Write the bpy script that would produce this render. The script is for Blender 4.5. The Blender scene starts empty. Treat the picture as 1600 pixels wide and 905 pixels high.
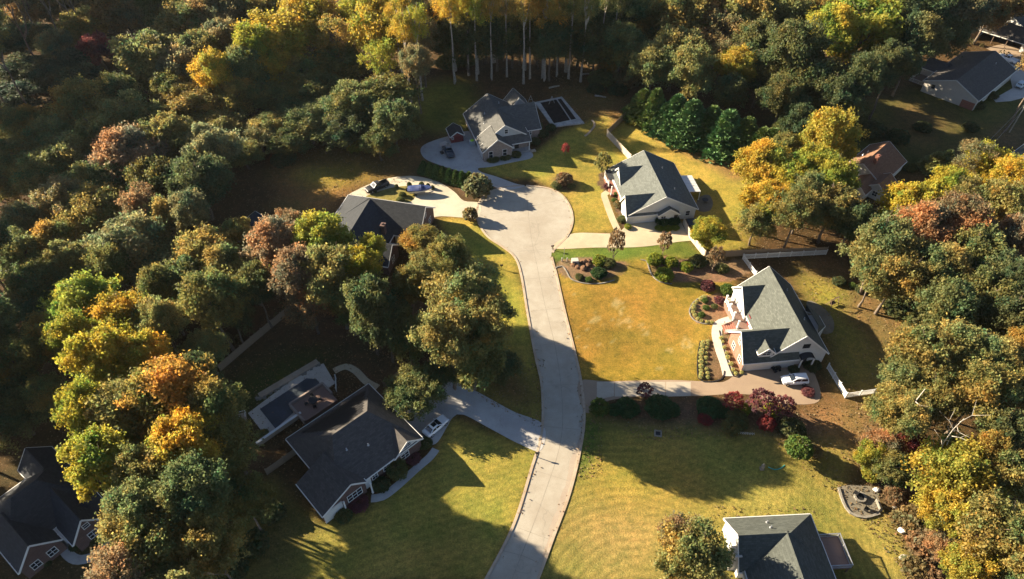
import bpy, math, random, numpy as np
from mathutils import Vector, Matrix
from mathutils.geometry import tessellate_polygon
random.seed(7); rng = np.random.default_rng(7)
C = bpy.context.scene.collection
R = math.radians
V = Vector
# ---------------------------------------------------------------- camera model (used to survey the site)
FPX, HC, TH = 1067.0, 96.0, R(45)
def P(px, py, z=0.0):
    """ground (or height z) position seen at a pixel of the 1600x905 photograph"""
    a = (px - 800) / FPX; b = (py - 452.5) / FPX
    d = math.sin(TH) + b * math.cos(TH); f = math.cos(TH) - b * math.sin(TH)
    t = (HC - z) / d
    return V((a * t, f * t, z))
def Q(x, y, z):
    dz = z - HC; dep = y * math.cos(TH) - dz * math.sin(TH); up = y * math.sin(TH) + dz * math.cos(TH)
    return (800 + FPX * x / dep, 452.5 - FPX * up / dep)
def scale_at(px, py, z=0.0):
    p = P(px, py, z); return FPX / (p.y * math.cos(TH) + (HC - z) * math.sin(TH))
# ---------------------------------------------------------------- mesh builder
class MB:
    def __init__(s): s.v = []; s.f = []; s.mi = []
    def face(s, pts, hint=None, mi=0):
        pts = [V(p) for p in pts]
        n = V((0, 0, 0))
        for i in range(len(pts)):
            n += pts[i].cross(pts[(i + 1) % len(pts)])
        if hint is not None and n.dot(V(hint)) < 0: pts.reverse()
        k = len(s.v); s.v += [p[:] for p in pts]; s.f.append(list(range(k, k + len(pts)))); s.mi.append(mi)
    def box(s, c, size, rz=0.0, mi=0):
        x, y, z = [q / 2 for q in size]; c = V(c); m = Matrix.Rotation(rz, 3, 'Z')
        cor = [c + m @ V((sx * x, sy * y, sz * z)) for sz in (-1, 1) for sy in (-1, 1) for sx in (-1, 1)]
        for q in ((0, 1, 3, 2), (4, 5, 7, 6), (0, 1, 5, 4), (2, 3, 7, 6), (0, 2, 6, 4), (1, 3, 7, 5)):
            fc = [cor[i] for i in q]; s.face(fc, sum(fc, V()) / 4 - c, mi)
    def bar(s, a, b, w, h, mi=0):
        a, b = V(a), V(b); d = (b - a); L = d.length
        if L < 1e-6: return
        d.normalize(); up = V((0, 0, 1)) if abs(d.z) < .95 else V((0, 1, 0))
        sd = d.cross(up).normalized() * (w / 2); u = sd.cross(d).normalized() * (h / 2)
        ra = [a + sd + u, a - sd + u, a - sd - u, a + sd - u]; rb = [p + (b - a) for p in ra]
        cc = (a + b) / 2
        for q in ([ra[0], ra[1], rb[1], rb[0]], [ra[1], ra[2], rb[2], rb[1]], [ra[2], ra[3], rb[3], rb[2]], [ra[3], ra[0], rb[0], rb[3]], ra, rb):
            s.face(q, sum(q, V()) / 4 - cc, mi)
    def tube(s, pts, rads, n=7, cap=True, mi=0):
        rings = []
        for i, p in enumerate(pts):
            p = V(p); d = V(pts[min(i + 1, len(pts) - 1)]) - V(pts[max(i - 1, 0)])
            if d.length < 1e-6: d = V((0, 0, 1))
            d.normalize(); a = d.orthogonal().normalized() if abs(d.z) < .9 else V((1, 0, 0)).cross(d).normalized(); b = d.cross(a)
            rings.append([p + (a * math.cos(t) + b * math.sin(t)) * rads[i] for t in [2 * math.pi * j / n for j in range(n)]])
        k = len(s.v)
        for r in rings: s.v += [q[:] for q in r]
        for i in range(len(rings) - 1):
            for j in range(n):
                j2 = (j + 1) % n
                s.f.append([k + i * n + j, k + i * n + j2, k + (i + 1) * n + j2, k + (i + 1) * n + j]); s.mi.append(mi)
        if cap:
            s.f.append([k + j for j in range(n)][::-1]); s.mi.append(mi)
            s.f.append([k + (len(rings) - 1) * n + j for j in range(n)]); s.mi.append(mi)
    def slab(s, top, t, mi=0):
        top = [V(p) for p in top]
        s.face(top, (0, 0, 1), mi)
        bot = [p - V((0, 0, t)) for p in top]; s.face(bot, (0, 0, -1), mi)
        cc = sum(top, V()) / len(top) - V((0, 0, t / 2))
        for i in range(len(top)):
            j = (i + 1) % len(top); q = [top[i], top[j], bot[j], bot[i]]
            m = sum(q, V()) / 4 - cc; s.face(q, (m.x, m.y, 0) if abs(m.x) + abs(m.y) > 1e-6 else m, mi)
    def poly(s, pts, z, t=.0, mi=0):
        pts = [V((p[0], p[1], z)) for p in pts]
        for tri in tessellate_polygon([pts]):
            s.face([pts[i] for i in tri], (0, 0, 1), mi)
        if t:
            ar = sum(pts[i].x * pts[(i + 1) % len(pts)].y - pts[(i + 1) % len(pts)].x * pts[i].y for i in range(len(pts)))
            sg = 1 if ar > 0 else -1
            for i in range(len(pts)):
                a, b = pts[i], pts[(i + 1) % len(pts)]; d = b - a
                s.face([a, b, b - V((0, 0, t)), a - V((0, 0, t))], V((d.y, -d.x, 0)) * sg, mi)
    def ribbon(s, pts, w, z0, z1, mi=0, side=0.0):
        """raised strip along a polyline; side shifts it sideways"""
        pts = [V((p[0], p[1], 0)) for p in pts]; L = []; Rr = []
        for i, p in enumerate(pts):
            d = (pts[min(i + 1, len(pts) - 1)] - pts[max(i - 1, 0)]).normalized(); n = V((-d.y, d.x, 0))
            L.append(p + n * (side + w / 2)); Rr.append(p + n * (side - w / 2))
        Z0, Z1 = V((0, 0, z0)), V((0, 0, z1))
        for i in range(len(pts) - 1):
            s.face([L[i] + Z1, L[i + 1] + Z1, Rr[i + 1] + Z1, Rr[i] + Z1], (0, 0, 1), mi)
            s.face([L[i] + Z0, L[i + 1] + Z0, L[i + 1] + Z1, L[i] + Z1], L[i] - Rr[i], mi)
            s.face([Rr[i] + Z0, Rr[i + 1] + Z0, Rr[i + 1] + Z1, Rr[i] + Z1], Rr[i] - L[i], mi)
        for i in (0, -1):
            s.face([L[i] + Z0, L[i] + Z1, Rr[i] + Z1, Rr[i] + Z0], (pts[0] - pts[1]) if i == 0 else (pts[-1] - pts[-2]), mi)
    def mesh(s, name, mats, smooth=False):
        me = bpy.data.meshes.new(name); me.from_pydata(s.v, [], s.f)
        for m in (mats if isinstance(mats, (list, tuple)) else [mats]): me.materials.append(m)
        me.polygons.foreach_set('material_index', s.mi)
        uv = me.uv_layers.new(name='UVMap')
        data = np.zeros(len(me.loops) * 2, np.float32)
        for p in me.polygons:
            n = p.normal
            if abs(n.z) > .995: a, b = V((1, 0, 0)), V((0, 1, 0))
            else:
                a = V((0, 0, 1)).cross(n).normalized(); b = n.cross(a)
            for li in p.loop_indices:
                c = me.vertices[me.loops[li].vertex_index].co
                data[2 * li] = c.dot(a); data[2 * li + 1] = c.dot(b)
        uv.data.foreach_set('uv', data)
        if smooth: me.polygons.foreach_set('use_smooth', [True] * len(me.polygons))
        me.update(); return me
    def build(s, name, mats, parent=None, smooth=False, loc=None):
        o = bpy.data.objects.new(name, s.mesh(name, mats, smooth)); C.objects.link(o)
        if parent: o.parent = parent
        if loc is not None: o.location = loc
        return o
def tag(o, label=None, cat=None, group=None, kind=None):
    if label: o['label'] = label
    if cat: o['category'] = cat
    if group: o['group'] = group
    if kind: o['kind'] = kind
    return o
def thing(name, label, cat, loc=(0, 0, 0), rz=0.0, group=None):
    o = bpy.data.objects.new(name, None); C.objects.link(o); o.empty_display_size = .3
    o.location = loc; o.rotation_euler = (0, 0, rz)
    return tag(o, label, cat, group)
def copy_tree(o, parent=None):
    c = o.copy(); C.objects.link(c); c.parent = parent
    for ch in list(o.children): copy_tree(ch, c)
    return c
def smooth_path(pts, step=1.2, closed=False):
    pts = [V((p[0], p[1], 0)) for p in pts]; out = []; n = len(pts)
    rngi = range(n if closed else n - 1)
    for i in rngi:
        p0, p1, p2, p3 = (pts[(i - 1) % n], pts[i], pts[(i + 1) % n], pts[(i + 2) % n]) if closed else (pts[max(i - 1, 0)], pts[i], pts[i + 1], pts[min(i + 2, n - 1)])
        k = max(1, int((p2 - p1).length / step))
        for j in range(k):
            t = j / k
            out.append(.5 * ((2 * p1) + (p2 - p0) * t + (2 * p0 - 5 * p1 + 4 * p2 - p3) * t * t + (3 * p1 - p0 - 3 * p2 + p3) * t ** 3))
    if not closed: out.append(pts[-1])
    return out
# ---------------------------------------------------------------- materials
def nm(name):
    m = bpy.data.materials.new(name); m.use_nodes = True; nt = m.node_tree
    return m, nt, nt.nodes['Principled BSDF'], nt.nodes, nt.links
def rgba(c): return (c[0], c[1], c[2], 1)
def mixc(nt, fac, a, b, mode='MIX'):
    n = nt.nodes.new('ShaderNodeMix'); n.data_type = 'RGBA'; n.blend_type = mode
    for sock, val in ((n.inputs[0], fac), (n.inputs[6], a), (n.inputs[7], b)):
        if isinstance(val, bpy.types.NodeSocket): nt.links.new(val, sock)
        elif isinstance(val, (int, float)): sock.default_value = val
        else: sock.default_value = rgba(val)
    return n.outputs[2]
def noise(nt, vec, scale, detail=4, rough=.55, lo=.35, hi=.65):
    n = nt.nodes.new('ShaderNodeTexNoise'); n.inputs['Scale'].default_value = scale; n.inputs['Detail'].default_value = detail; n.inputs['Roughness'].default_value = rough
    if vec is not None: nt.links.new(vec, n.inputs['Vector'])
    r = nt.nodes.new('ShaderNodeMapRange'); r.inputs[1].default_value = lo; r.inputs[2].default_value = hi
    nt.links.new(n.outputs['Fac'], r.inputs[0]); return r.outputs[0], n.outputs['Fac']
def bump(nt, bs, h, strength, dist):
    b = nt.nodes.new('ShaderNodeBump'); b.inputs['Strength'].default_value = strength; b.inputs['Distance'].default_value = dist
    nt.links.new(h, b.inputs['Height']); nt.links.new(b.outputs[0], bs.inputs['Normal'])
def simple(name, c, rough=.6, var=.25, scale=1.5, metal=0.0, spec=.4, bumpd=0.0):
    m, nt, bs, N, L = nm(name)
    g = N.new('ShaderNodeNewGeometry')
    f, raw = noise(nt, g.outputs['Position'], scale, 5, .65)
    f2, raw2 = noise(nt, g.outputs['Position'], scale * 7, 3, .6)
    a = mixc(nt, f, [q * (1 - var) for q in c], [min(1, q * (1 + var)) for q in c])
    b = mixc(nt, f2, a, mixc(nt, .5, a, [q * (1 - var) for q in c]))
    L.new(b, bs.inputs['Base Color']); bs.inputs['Roughness'].default_value = rough; bs.inputs['Metallic'].default_value = metal
    bs.inputs['Specular IOR Level'].default_value = spec
    if bumpd: bump(nt, bs, raw2, .6, bumpd)
    return m
def shingle(name, c, var=.35):
    m, nt, bs, N, L = nm(name)
    uv = N.new('ShaderNodeTexCoord')
    br = N.new('ShaderNodeTexBrick'); L.new(uv.outputs['UV'], br.inputs['Vector'])
    br.inputs['Scale'].default_value = 1.0; br.inputs['Brick Width'].default_value = .55; br.inputs['Row Height'].default_value = .3
    br.inputs['Mortar Size'].default_value = .018; br.inputs['Bias'].default_value = -.1
    br.inputs['Color1'].default_value = rgba([q * (1 - var) for q in c]); br.inputs['Color2'].default_value = rgba([q * (1 + var) for q in c]); br.inputs['Mortar'].default_value = rgba([q * .55 for q in c])
    f, raw = noise(nt, uv.outputs['UV'], .45, 5, .65)
    f2, raw2 = noise(nt, uv.outputs['UV'], 6, 4, .7)
    a = mixc(nt, f, br.outputs['Color'], mixc(nt, .45, br.outputs['Color'], [q * .72 for q in c]))
    a = mixc(nt, f2, a, mixc(nt, .35, a, [q * 1.5 for q in c]))
    L.new(a, bs.inputs['Base Color']); bs.inputs['Roughness'].default_value = .85; bs.inputs['Specular IOR Level'].default_value = .2
    bump(nt, bs, br.outputs['Fac'], -.5, .02)
    return m
def brickm(name, c1, c2, mort=(.35, .32, .29)):
    m, nt, bs, N, L = nm(name)
    uv = N.new('ShaderNodeTexCoord'); br = N.new('ShaderNodeTexBrick'); L.new(uv.outputs['UV'], br.inputs['Vector'])
    br.inputs['Scale'].default_value = 1; br.inputs['Brick Width'].default_value = .4; br.inputs['Row Height'].default_value = .15; br.inputs['Mortar Size'].default_value = .014
    br.inputs['Color1'].default_value = rgba(c1); br.inputs['Color2'].default_value = rgba(c2); br.inputs['Mortar'].default_value = rgba(mort)
    f, raw = noise(nt, uv.outputs['UV'], 1.2, 5)
    L.new(mixc(nt, f, br.outputs['Color'], mixc(nt, .3, br.outputs['Color'], [q * .6 for q in c1])), bs.inputs['Base Color']); bs.inputs['Roughness'].default_value = .85
    return m
def siding(name, c, vertical=False, pitch=.25):
    m, nt, bs, N, L = nm(name)
    uv = N.new('ShaderNodeTexCoord'); w = N.new('ShaderNodeTexWave'); w.wave_profile = 'SAW'; w.bands_direction = 'X' if vertical else 'Y'
    w.inputs['Scale'].default_value = .314 / pitch; L.new(uv.outputs['UV'], w.inputs['Vector'])
    f, raw = noise(nt, uv.outputs['UV'], .8, 5, .7)
    r = N.new('ShaderNodeMapRange'); r.inputs[1].default_value = 0; r.inputs[2].default_value = .25; L.new(w.outputs['Fac'], r.inputs[0])
    a = mixc(nt, r.outputs[0], [q * .6 for q in c], c)
    L.new(mixc(nt, f, a, mixc(nt, .25, a, [q * .6 for q in c])), bs.inputs['Base Color']); bs.inputs['Roughness'].default_value = .6
    bump(nt, bs, w.outputs['Fac'], .4, .02)
    return m
M = {}
M['white'] = simple('white_paint', (.58, .57, .54), .5, .06, .8)
M['trim'] = simple('white_trim', (.62, .61, .58), .5, .05, .8)
M['siding_white'] = siding('white_lap_siding', (.56, .555, .53))
M['siding_grey'] = siding('grey_board_siding', (.42, .45, .46), True, .35)
M['siding_beige'] = siding('beige_lap_siding', (.50, .46, .40))
M['brick_red'] = brickm('red_brick', (.24, .07, .04), (.31, .10, .055), (.24, .2, .17))
M['brick_brown'] = brickm('brown_brick', (.22, .16, .13), (.30, .23, .19))
M['brick_dark'] = brickm('dark_brick', (.085, .036, .028), (.12, .055, .04), (.13, .12, .11))
M['sh_pale'] = shingle('pale_grey_green_shingle', (.104, .112, .102), .3)
M['sh_grey'] = shingle('weathered_grey_shingle', (.074, .080, .070), .34)
M['sh_green'] = shingle('grey_green_shingle', (.062, .068, .060), .34)
M['sh_tan'] = shingle('grey_tan_shingle', (.080, .080, .076), .32)
M['sh_dark'] = shingle('charcoal_shingle', (.030, .033, .038), .3)
M['sh_char'] = shingle('dark_brown_shingle', (.070, .064, .060), .3)
M['sh_brown'] = shingle('brown_shingle', (.18, .10, .062), .25)
M['glass'] = simple('dark_window_glass', (.02, .026, .034), .08, .1, .5, 0, .8)
M['autoglass'] = simple('car_glass', (.012, .016, .02), .05, .1, .5, 0, .9)
M['black'] = simple('black_plastic', (.015, .015, .016), .5, .2)
M['rubber'] = simple('tyre_rubber', (.02, .02, .02), .85, .2)
M['metal'] = simple('grey_metal', (.42, .43, .45), .4, .1, 2, .6)
M['rim'] = simple('alloy_rim', (.5, .5, .52), .3, .1, 2, .8)
M['wood_fence'] = siding('weathered_wood_fence', (.27, .195, .125), True, .18)
M['wood_pale'] = siding('pale_sunlit_wood_fence', (.46, .39, .30), True, .18)  # paler fence wood, with the sunlight on the bend fence put into its colour
M['wood_dark'] = siding('dark_wood_board', (.14, .09, .06), True, .16)
M['deckwood'] = siding('deck_board', (.20, .12, .09), False, .2)
M['stone'] = simple('pale_stone', (.22, .20, .165), .9, .35, 2, 0, .2, .05)
M['redpaint'] = simple('barn_red_paint', (.17, .02, .022), .6, .15)
M['bark'] = simple('grey_brown_bark', (.16, .125, .095), .9, .4, 3, 0, .1, .03)
M['bark_pale'] = simple('pale_grey_bark', (.38, .33, .265), .9, .35, 3, 0, .1, .03)
M['bark_white'] = simple('bleached_dead_wood', (.40, .36, .30), .85, .2, 3, 0, .1, .02)
M['carwhite'] = simple('white_car_paint', (.72, .73, .74), .22, .03, .8, 0, .6)
M['cargrey'] = simple('slate_car_paint', (.09, .12, .15), .25, .05, .8, .3, .6)
M['carblack'] = simple('black_car_paint', (.02, .02, .022), .42, .05, .8, .1, .6)
M['carsilver'] = simple('silver_car_paint', (.5, .56, .6), .28, .04, .8, .4, .6)
M['lamp'] = simple('clear_lamp_lens', (.7, .7, .68), .15, .05)
M['redlamp'] = simple('red_lamp_lens', (.4, .01, .01), .2, .05)
M['bluecover'] = simple('blue_boat_cover', (.022, .04, .13), .6, .3, 1.2, 0, .3, .04)
M['limelid'] = simple('lime_green_lid', (.35, .65, .03), .4, .1)
M['poolcover'] = simple('dark_pool_cover', (.03, .045, .062), .5, .3, .35, 0, .4)
M['poolcover_leafy'] = simple('leaf_strewn_black_cover', (.022, .016, .014), .7, .7, .9, 0, .2)
M['teal'] = simple('teal_hose', (.02, .28, .25), .5, .1)
def concrete(name, c, stain, crack=True, sc=.12):
    m, nt, bs, N, L = nm(name); g = N.new('ShaderNodeNewGeometry'); p = g.outputs['Position']
    f, r0 = noise(nt, p, sc, 6, .7, .4, .62); f2, r2 = noise(nt, p, sc * 6, 5, .7, .35, .7); f3, r3 = noise(nt, p, 9, 3, .7, .3, .7)
    a = mixc(nt, f, c, mixc(nt, .55, c, stain)); a = mixc(nt, f2, a, mixc(nt, .35, a, stain)); a = mixc(nt, f3, mixc(nt, .12, a, (0, 0, 0)), a)
    if crack:
        v = N.new('ShaderNodeTexVoronoi'); v.feature = 'DISTANCE_TO_EDGE'; v.inputs['Scale'].default_value = .16; 
        wv = N.new('ShaderNodeVectorMath'); wv.operation = 'MULTIPLY_ADD'; nn = N.new('ShaderNodeTexNoise'); nn.inputs['Scale'].default_value = .6; L.new(p, nn.inputs['Vector'])
        L.new(nn.outputs['Color'], wv.inputs[0]); wv.inputs[1].default_value = (2.5, 2.5, 0); L.new(p, wv.inputs[2]); L.new(wv.outputs[0], v.inputs['Vector'])
        r = N.new('ShaderNodeMapRange'); r.inputs[1].default_value = .004; r.inputs[2].default_value = .016; r.inputs[3].default_value = .28; r.inputs[4].default_value = 0; L.new(v.outputs['Distance'], r.inputs[0])
        mk = N.new('ShaderNodeMath'); mk.operation = 'MULTIPLY'; L.new(r.outputs[0], mk.inputs[0]); L.new(f, mk.inputs[1])
        a = mixc(nt, mk.outputs[0], a, [q * .35 for q in c])
    L.new(a, bs.inputs['Base Color']); bs.inputs['Roughness'].default_value = .85; bs.inputs['Specular IOR Level'].default_value = .25
    bump(nt, bs, r3, .4, .02)
    return m
M['road'] = concrete('worn_asphalt', (.39, .355, .29), (.265, .22, .165))
M['kerb'] = concrete('kerb_concrete', (.44, .37, .28), (.30, .19, .11), False, .3)
M['drive_grey'] = concrete('grey_concrete', (.45, .435, .41), (.29, .27, .25), True)
M['drive_tan'] = concrete('tan_concrete', (.50, .42, .28), (.34, .27, .18), False)
M['drive_cream'] = concrete('cream_concrete', (.52, .47, .35), (.33, .28, .22), False)
M['drive_agg'] = concrete('tan_aggregate', (.33, .245, .165), (.24, .17, .12), False)
M['gravel'] = concrete('gravel_patio', (.19, .165, .12), (.10, .088, .065), False, .6)
def ground_mat():
    m, nt, bs, N, L = nm('ground_cover'); g = N.new('ShaderNodeNewGeometry'); p = g.outputs['Position']
    at = N.new('ShaderNodeAttribute'); at.attribute_name = 'cover'
    f, r0 = noise(nt, p, .09, 6, .7, .35, .65); f2, r2 = noise(nt, p, .7, 5, .7, .33, .67); f3, r3 = noise(nt, p, 4.5, 4, .75, .3, .7); f4, r4 = noise(nt, p, 15, 3, .8, .3, .7)
    a = at.outputs['Color']
    a = mixc(nt, f, mixc(nt, 1, a, (.80, .86, .75), 'MULTIPLY'), mixc(nt, 1, a, (1.15, 1.08, 1.05), 'MULTIPLY'))
    a = mixc(nt, f2, mixc(nt, 1, a, (.70, .78, .72), 'MULTIPLY'), mixc(nt, 1, a, (1.28, 1.2, 1.12), 'MULTIPLY'))
    a = mixc(nt, f3, mixc(nt, 1, a, (.58, .62, .58), 'MULTIPLY'), mixc(nt, 1, a, (1.36, 1.33, 1.28), 'MULTIPLY'))
    a = mixc(nt, f4, mixc(nt, 1, a, (.62, .66, .62), 'MULTIPLY'), mixc(nt, 1, a, (1.36, 1.33, 1.28), 'MULTIPLY'))
    f5, r5 = noise(nt, p, 2.1, 4, .7, .32, .68); a = mixc(nt, f5, mixc(nt, 1, a, (.74, .80, .75), 'MULTIPLY'), mixc(nt, 1, a, (1.24, 1.17, 1.1), 'MULTIPLY'))
    # scattered fallen leaves, only where the litter mask (alpha) says so
    v = N.new('ShaderNodeTexVoronoi'); v.inputs['Scale'].default_value = 1.7; L.new(p, v.inputs['Vector'])
    r = N.new('ShaderNodeMapRange'); r.inputs[1].default_value = .14; r.inputs[2].default_value = .22; r.inputs[3].default_value = 1; r.inputs[4].default_value = 0; L.new(v.outputs['Distance'], r.inputs[0])
    mk = N.new('ShaderNodeMath'); mk.operation = 'MULTIPLY'; L.new(r.outputs[0], mk.inputs[0]); L.new(at.outputs['Alpha'], mk.inputs[1])
    cr = N.new('ShaderNodeValToRGB'); cr.color_ramp.elements[0].color = (.22, .12, .055, 1); cr.color_ramp.elements[1].color = (.30, .23, .14, 1)
    L.new(v.outputs['Color'], cr.inputs[0])
    a = mixc(nt, mk.outputs[0], a, cr.outputs[0])
    L.new(a, bs.inputs['Base Color']); bs.inputs['Roughness'].default_value = .95; bs.inputs['Specular IOR Level'].default_value = .08
    ad = N.new('ShaderNodeMath'); ad.operation = 'MULTIPLY_ADD'; ad.inputs[1].default_value = .5; L.new(r4, ad.inputs[0]); L.new(r3, ad.inputs[2])
    bump(nt, bs, ad.outputs[0], .8, .2)
    return m
M['ground'] = ground_mat()
def leaf_mat(name, trans=.22, varamt=1.0):
    m, nt, bs, N, L = nm(name); oi = N.new('ShaderNodeObjectInfo'); at = N.new('ShaderNodeAttribute'); at.attribute_name = 'pigment'
    c = mixc(nt, 1.0, oi.outputs['Color'], at.outputs['Color'], 'MULTIPLY')
    L.new(c, bs.inputs['Base Color']); bs.inputs['Roughness'].default_value = .6; bs.inputs['Specular IOR Level'].default_value = .22
    t = N.new('ShaderNodeBsdfTranslucent'); L.new(c, t.inputs['Color']); mx = N.new('ShaderNodeMixShader'); mx.inputs[0].default_value = trans
    L.new(bs.outputs[0], mx.inputs[1]); L.new(t.outputs[0], mx.inputs[2]); L.new(mx.outputs[0], N['Material Output'].inputs['Surface'])
    return m
M['leaf'] = leaf_mat('foliage', .55); M['needle'] = leaf_mat('evergreen_foliage', .08)
# ---------------------------------------------------------------- ground sheet
def pip(X, Y, poly):
    ins = np.zeros(X.shape, bool); n = len(poly)
    for i in range(n):
        x0, y0 = poly[i]; x1, y1 = poly[(i + 1) % n]
        if y0 == y1: continue
        c = ((y0 > Y) != (y1 > Y)) & (X < (x1 - x0) * (Y - y0) / (y1 - y0) + x0)
        ins ^= c
    return ins
def vnoise(X, Y, s, seed):
    r = np.random.default_rng(seed); T = r.random((128, 128))
    x = X / s; y = Y / s; xi = np.floor(x).astype(int); yi = np.floor(y).astype(int); fx = x - xi; fy = y - yi
    fx = fx * fx * (3 - 2 * fx); fy = fy * fy * (3 - 2 * fy)
    g = lambda a, b: T[a % 128, b % 128]
    return (g(xi, yi) * (1 - fx) + g(xi + 1, yi) * fx) * (1 - fy) + (g(xi, yi + 1) * (1 - fx) + g(xi + 1, yi + 1) * fx) * fy
def fbm(X, Y, s, seed): return (vnoise(X, Y, s, seed) + .5 * vnoise(X, Y, s / 2, seed + 1) + .25 * vnoise(X, Y, s / 4, seed + 2)) / 1.75
def blur(a, k):
    for _ in range(2):
        for ax in (0, 1):
            p = np.concatenate([np.repeat(a.take([0], ax), k, ax), a, np.repeat(a.take([-1], ax), k, ax)], ax)
            c = np.cumsum(p, ax); n = a.shape[ax]
            z = np.zeros_like(c.take([0], ax)); c = np.concatenate([z, c], ax)
            a = (c.take(range(2 * k + 1, 2 * k + 1 + n), ax) - c.take(range(0, n), ax)) / (2 * k + 1)
    return a
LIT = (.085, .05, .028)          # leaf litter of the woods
GOLD = (.29, .185, .045); YG = (.30, .235, .062); GRN = (.10, .125, .03); OLV = (.24, .205, .064); MULCH = (.13, .082, .065); CLAY = (.22, .125, .062)
DIRT = (.115, .07, .045); DKG = (.06, .085, .025); STRAW = (.38, .29, .14)
# (pixel polygon, colour, edge blur in cells, edge wobble in m, leaf litter 0..1)
ZONES = [
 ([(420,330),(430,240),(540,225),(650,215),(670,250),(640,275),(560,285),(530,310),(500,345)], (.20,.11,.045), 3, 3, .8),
 ([(470,262),(560,258),(600,275),(555,290),(500,300),(462,288)], (.27,.18,.045), 3, 3, .4),
 ([(640,130),(700,120),(745,135),(740,205),(700,210),(660,200)], (.16,.17,.04), 4, 3, .3),
 ([(860,150),(905,110),(975,120),(985,160),(950,205),(900,200)], (.16,.095,.045), 4, 3, .7),
 ([(745,262),(835,240),(880,205),(950,178),(965,230),(985,250),(945,262),(950,300),(962,364),(890,368),(885,310),(840,280),(780,276)], YG, 1, .3, .1),
 ([(945,212),(990,172),(1050,205),(1170,275),(1175,390),(1110,400),(1060,340),(980,262)], (.33,.245,.065), 2, 1.0, .12),
 ([(1000,185),(1175,275),(1150,285),(1060,235),(1000,200)], (.30,.17,.08), 2, 1.2, .6),
 ([(860,388),(1000,384),(1068,372),(1102,402),(1000,412),(940,410),(890,412),(862,405)], (.12,.155,.035), 1, .4, .05),
 ([(866,418),(1000,405),(1045,400),(1140,425),(1150,470),(1130,510),(1095,540),(1092,597),(903,597),(886,500)], GOLD, 1, .6, .12),
 ([(1040,430),(1100,440),(1090,475),(1080,500),(1060,460)], (.25,.2,.04), 4, 2, .1),
 ([(905,560),(1090,570),(1092,597),(903,597)], (.26,.19,.035), 4, 2, .1),
 ([(1240,408),(1300,412),(1330,450),(1320,490),(1390,560),(1385,612),(1320,620),(1300,590),(1290,520)], (.20,.165,.05), 3, 2, .3),
 ([(1235,405),(1320,408),(1350,440),(1300,450),(1260,425)], (.16,.095,.052), 3, 2, .5),
 ([(1330,450),(1430,480),(1410,560),(1390,600),(1370,540),(1310,490)], (.21,.14,.07), 4, 3, .8),
 ([(905,640),(1200,650),(1330,690),(1320,770),(1390,800),(1430,910),(830,910),(890,770)], OLV, 1, .6, .12),
 ([(940,690),(1080,720),(1120,790),(980,800),(905,760)], (.30,.22,.055), 7, 3, .2),
 ([(900,790),(1060,800),(1040,905),(850,905)], (.27,.20,.085), 6, 3, .1),
 ([(1215,640),(1290,625),(1375,640),(1340,700),(1290,690),(1240,665)], (.23,.14,.07), 4, 2.5, .8),
 ([(1130,665),(1330,690),(1300,760),(1240,720)], (.17,.12,.04), 6, 3, .3),
 ([(912,655),(940,658),(940,700),(908,755),(900,730)], (.09,.13,.03), 1, .4, .35),
 ([(684,340),(748,340),(765,372),(808,402),(838,560),(850,640),(840,668),(760,620),(690,590),(700,500),(720,420)], (.29,.24,.058), 1, .5, .15),
 ([(700,560),(800,540),(850,620),(845,665),(760,620)], (.15,.10,.045), 4, 2, .6),
 ([(700,652),(848,702),(838,735),(765,910),(300,910),(420,740),(500,820),(580,790),(680,715)], (.265,.215,.06), 1, .6, .15),
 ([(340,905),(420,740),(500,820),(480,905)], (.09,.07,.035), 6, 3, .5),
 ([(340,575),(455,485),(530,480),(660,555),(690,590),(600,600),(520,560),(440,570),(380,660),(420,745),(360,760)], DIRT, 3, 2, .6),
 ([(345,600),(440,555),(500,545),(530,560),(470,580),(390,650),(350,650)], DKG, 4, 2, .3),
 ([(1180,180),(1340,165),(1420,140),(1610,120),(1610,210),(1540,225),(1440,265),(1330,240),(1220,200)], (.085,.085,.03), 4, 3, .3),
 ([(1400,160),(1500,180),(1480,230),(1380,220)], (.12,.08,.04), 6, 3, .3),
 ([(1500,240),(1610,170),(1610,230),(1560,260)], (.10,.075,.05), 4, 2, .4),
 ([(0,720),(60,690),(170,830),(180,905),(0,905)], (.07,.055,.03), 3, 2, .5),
 ([(1262,432),(1312,452),(1308,482),(1285,488),(1255,455)], (.24,.21,.05), 3, 1.5, .2),
 # planting beds
 ([(866,418),(880,404),(930,402),(985,410),(975,428),(940,438),(900,440),(880,430)], (.21,.13,.10), 0, .25, .25),
 ([(1008,404),(1040,400),(1100,410),(1160,405),(1190,420),(1140,440),(1095,442),(1040,440),(1015,425)], (.20,.12,.09), 0, .3, .4),
 ([(1098,462),(1150,455),(1150,480),(1125,505),(1090,505),(1077,488)], (.22,.13,.09), 0, .2, .2),
 ([(1096,533),(1112,530),(1130,580),(1126,593),(1093,592)], (.17,.11,.075), 0, .1, .15),
 ([(1124,520),(1140,515),(1160,575),(1145,588),(1130,555)], (.18,.12,.08), 0, .1, .2),
 ([(920,640),(1060,622),(1215,635),(1290,660),(1260,690),(1160,672),(1040,668),(930,655)], MULCH, 2, .8, .5),
 ([(960,296),(966,296),(985,352),(978,360),(962,330)], MULCH, 0, .1, .2),
 ([(936,270),(950,268),(958,298),(945,300),(934,288)], MULCH, 0, .1, .2),
 ([(862,278),(885,272),(905,290),(895,300),(868,296)], MULCH, 1, .3, .3),
 ([(657,262),(700,272),(745,283),(775,300),(735,318),(700,285),(660,275)], (.10,.065,.045), 1, .3, .4),
 ([(1360,770),(1400,800),(1480,905),(1560,905),(1480,790),(1420,730)], (.14,.09,.065), 3, 2, .9),
 ([(930,420),(960,432),(985,412),(1010,405),(1020,430),(985,440)], (.26,.17,.045), 2, .5, .2),
]
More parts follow.
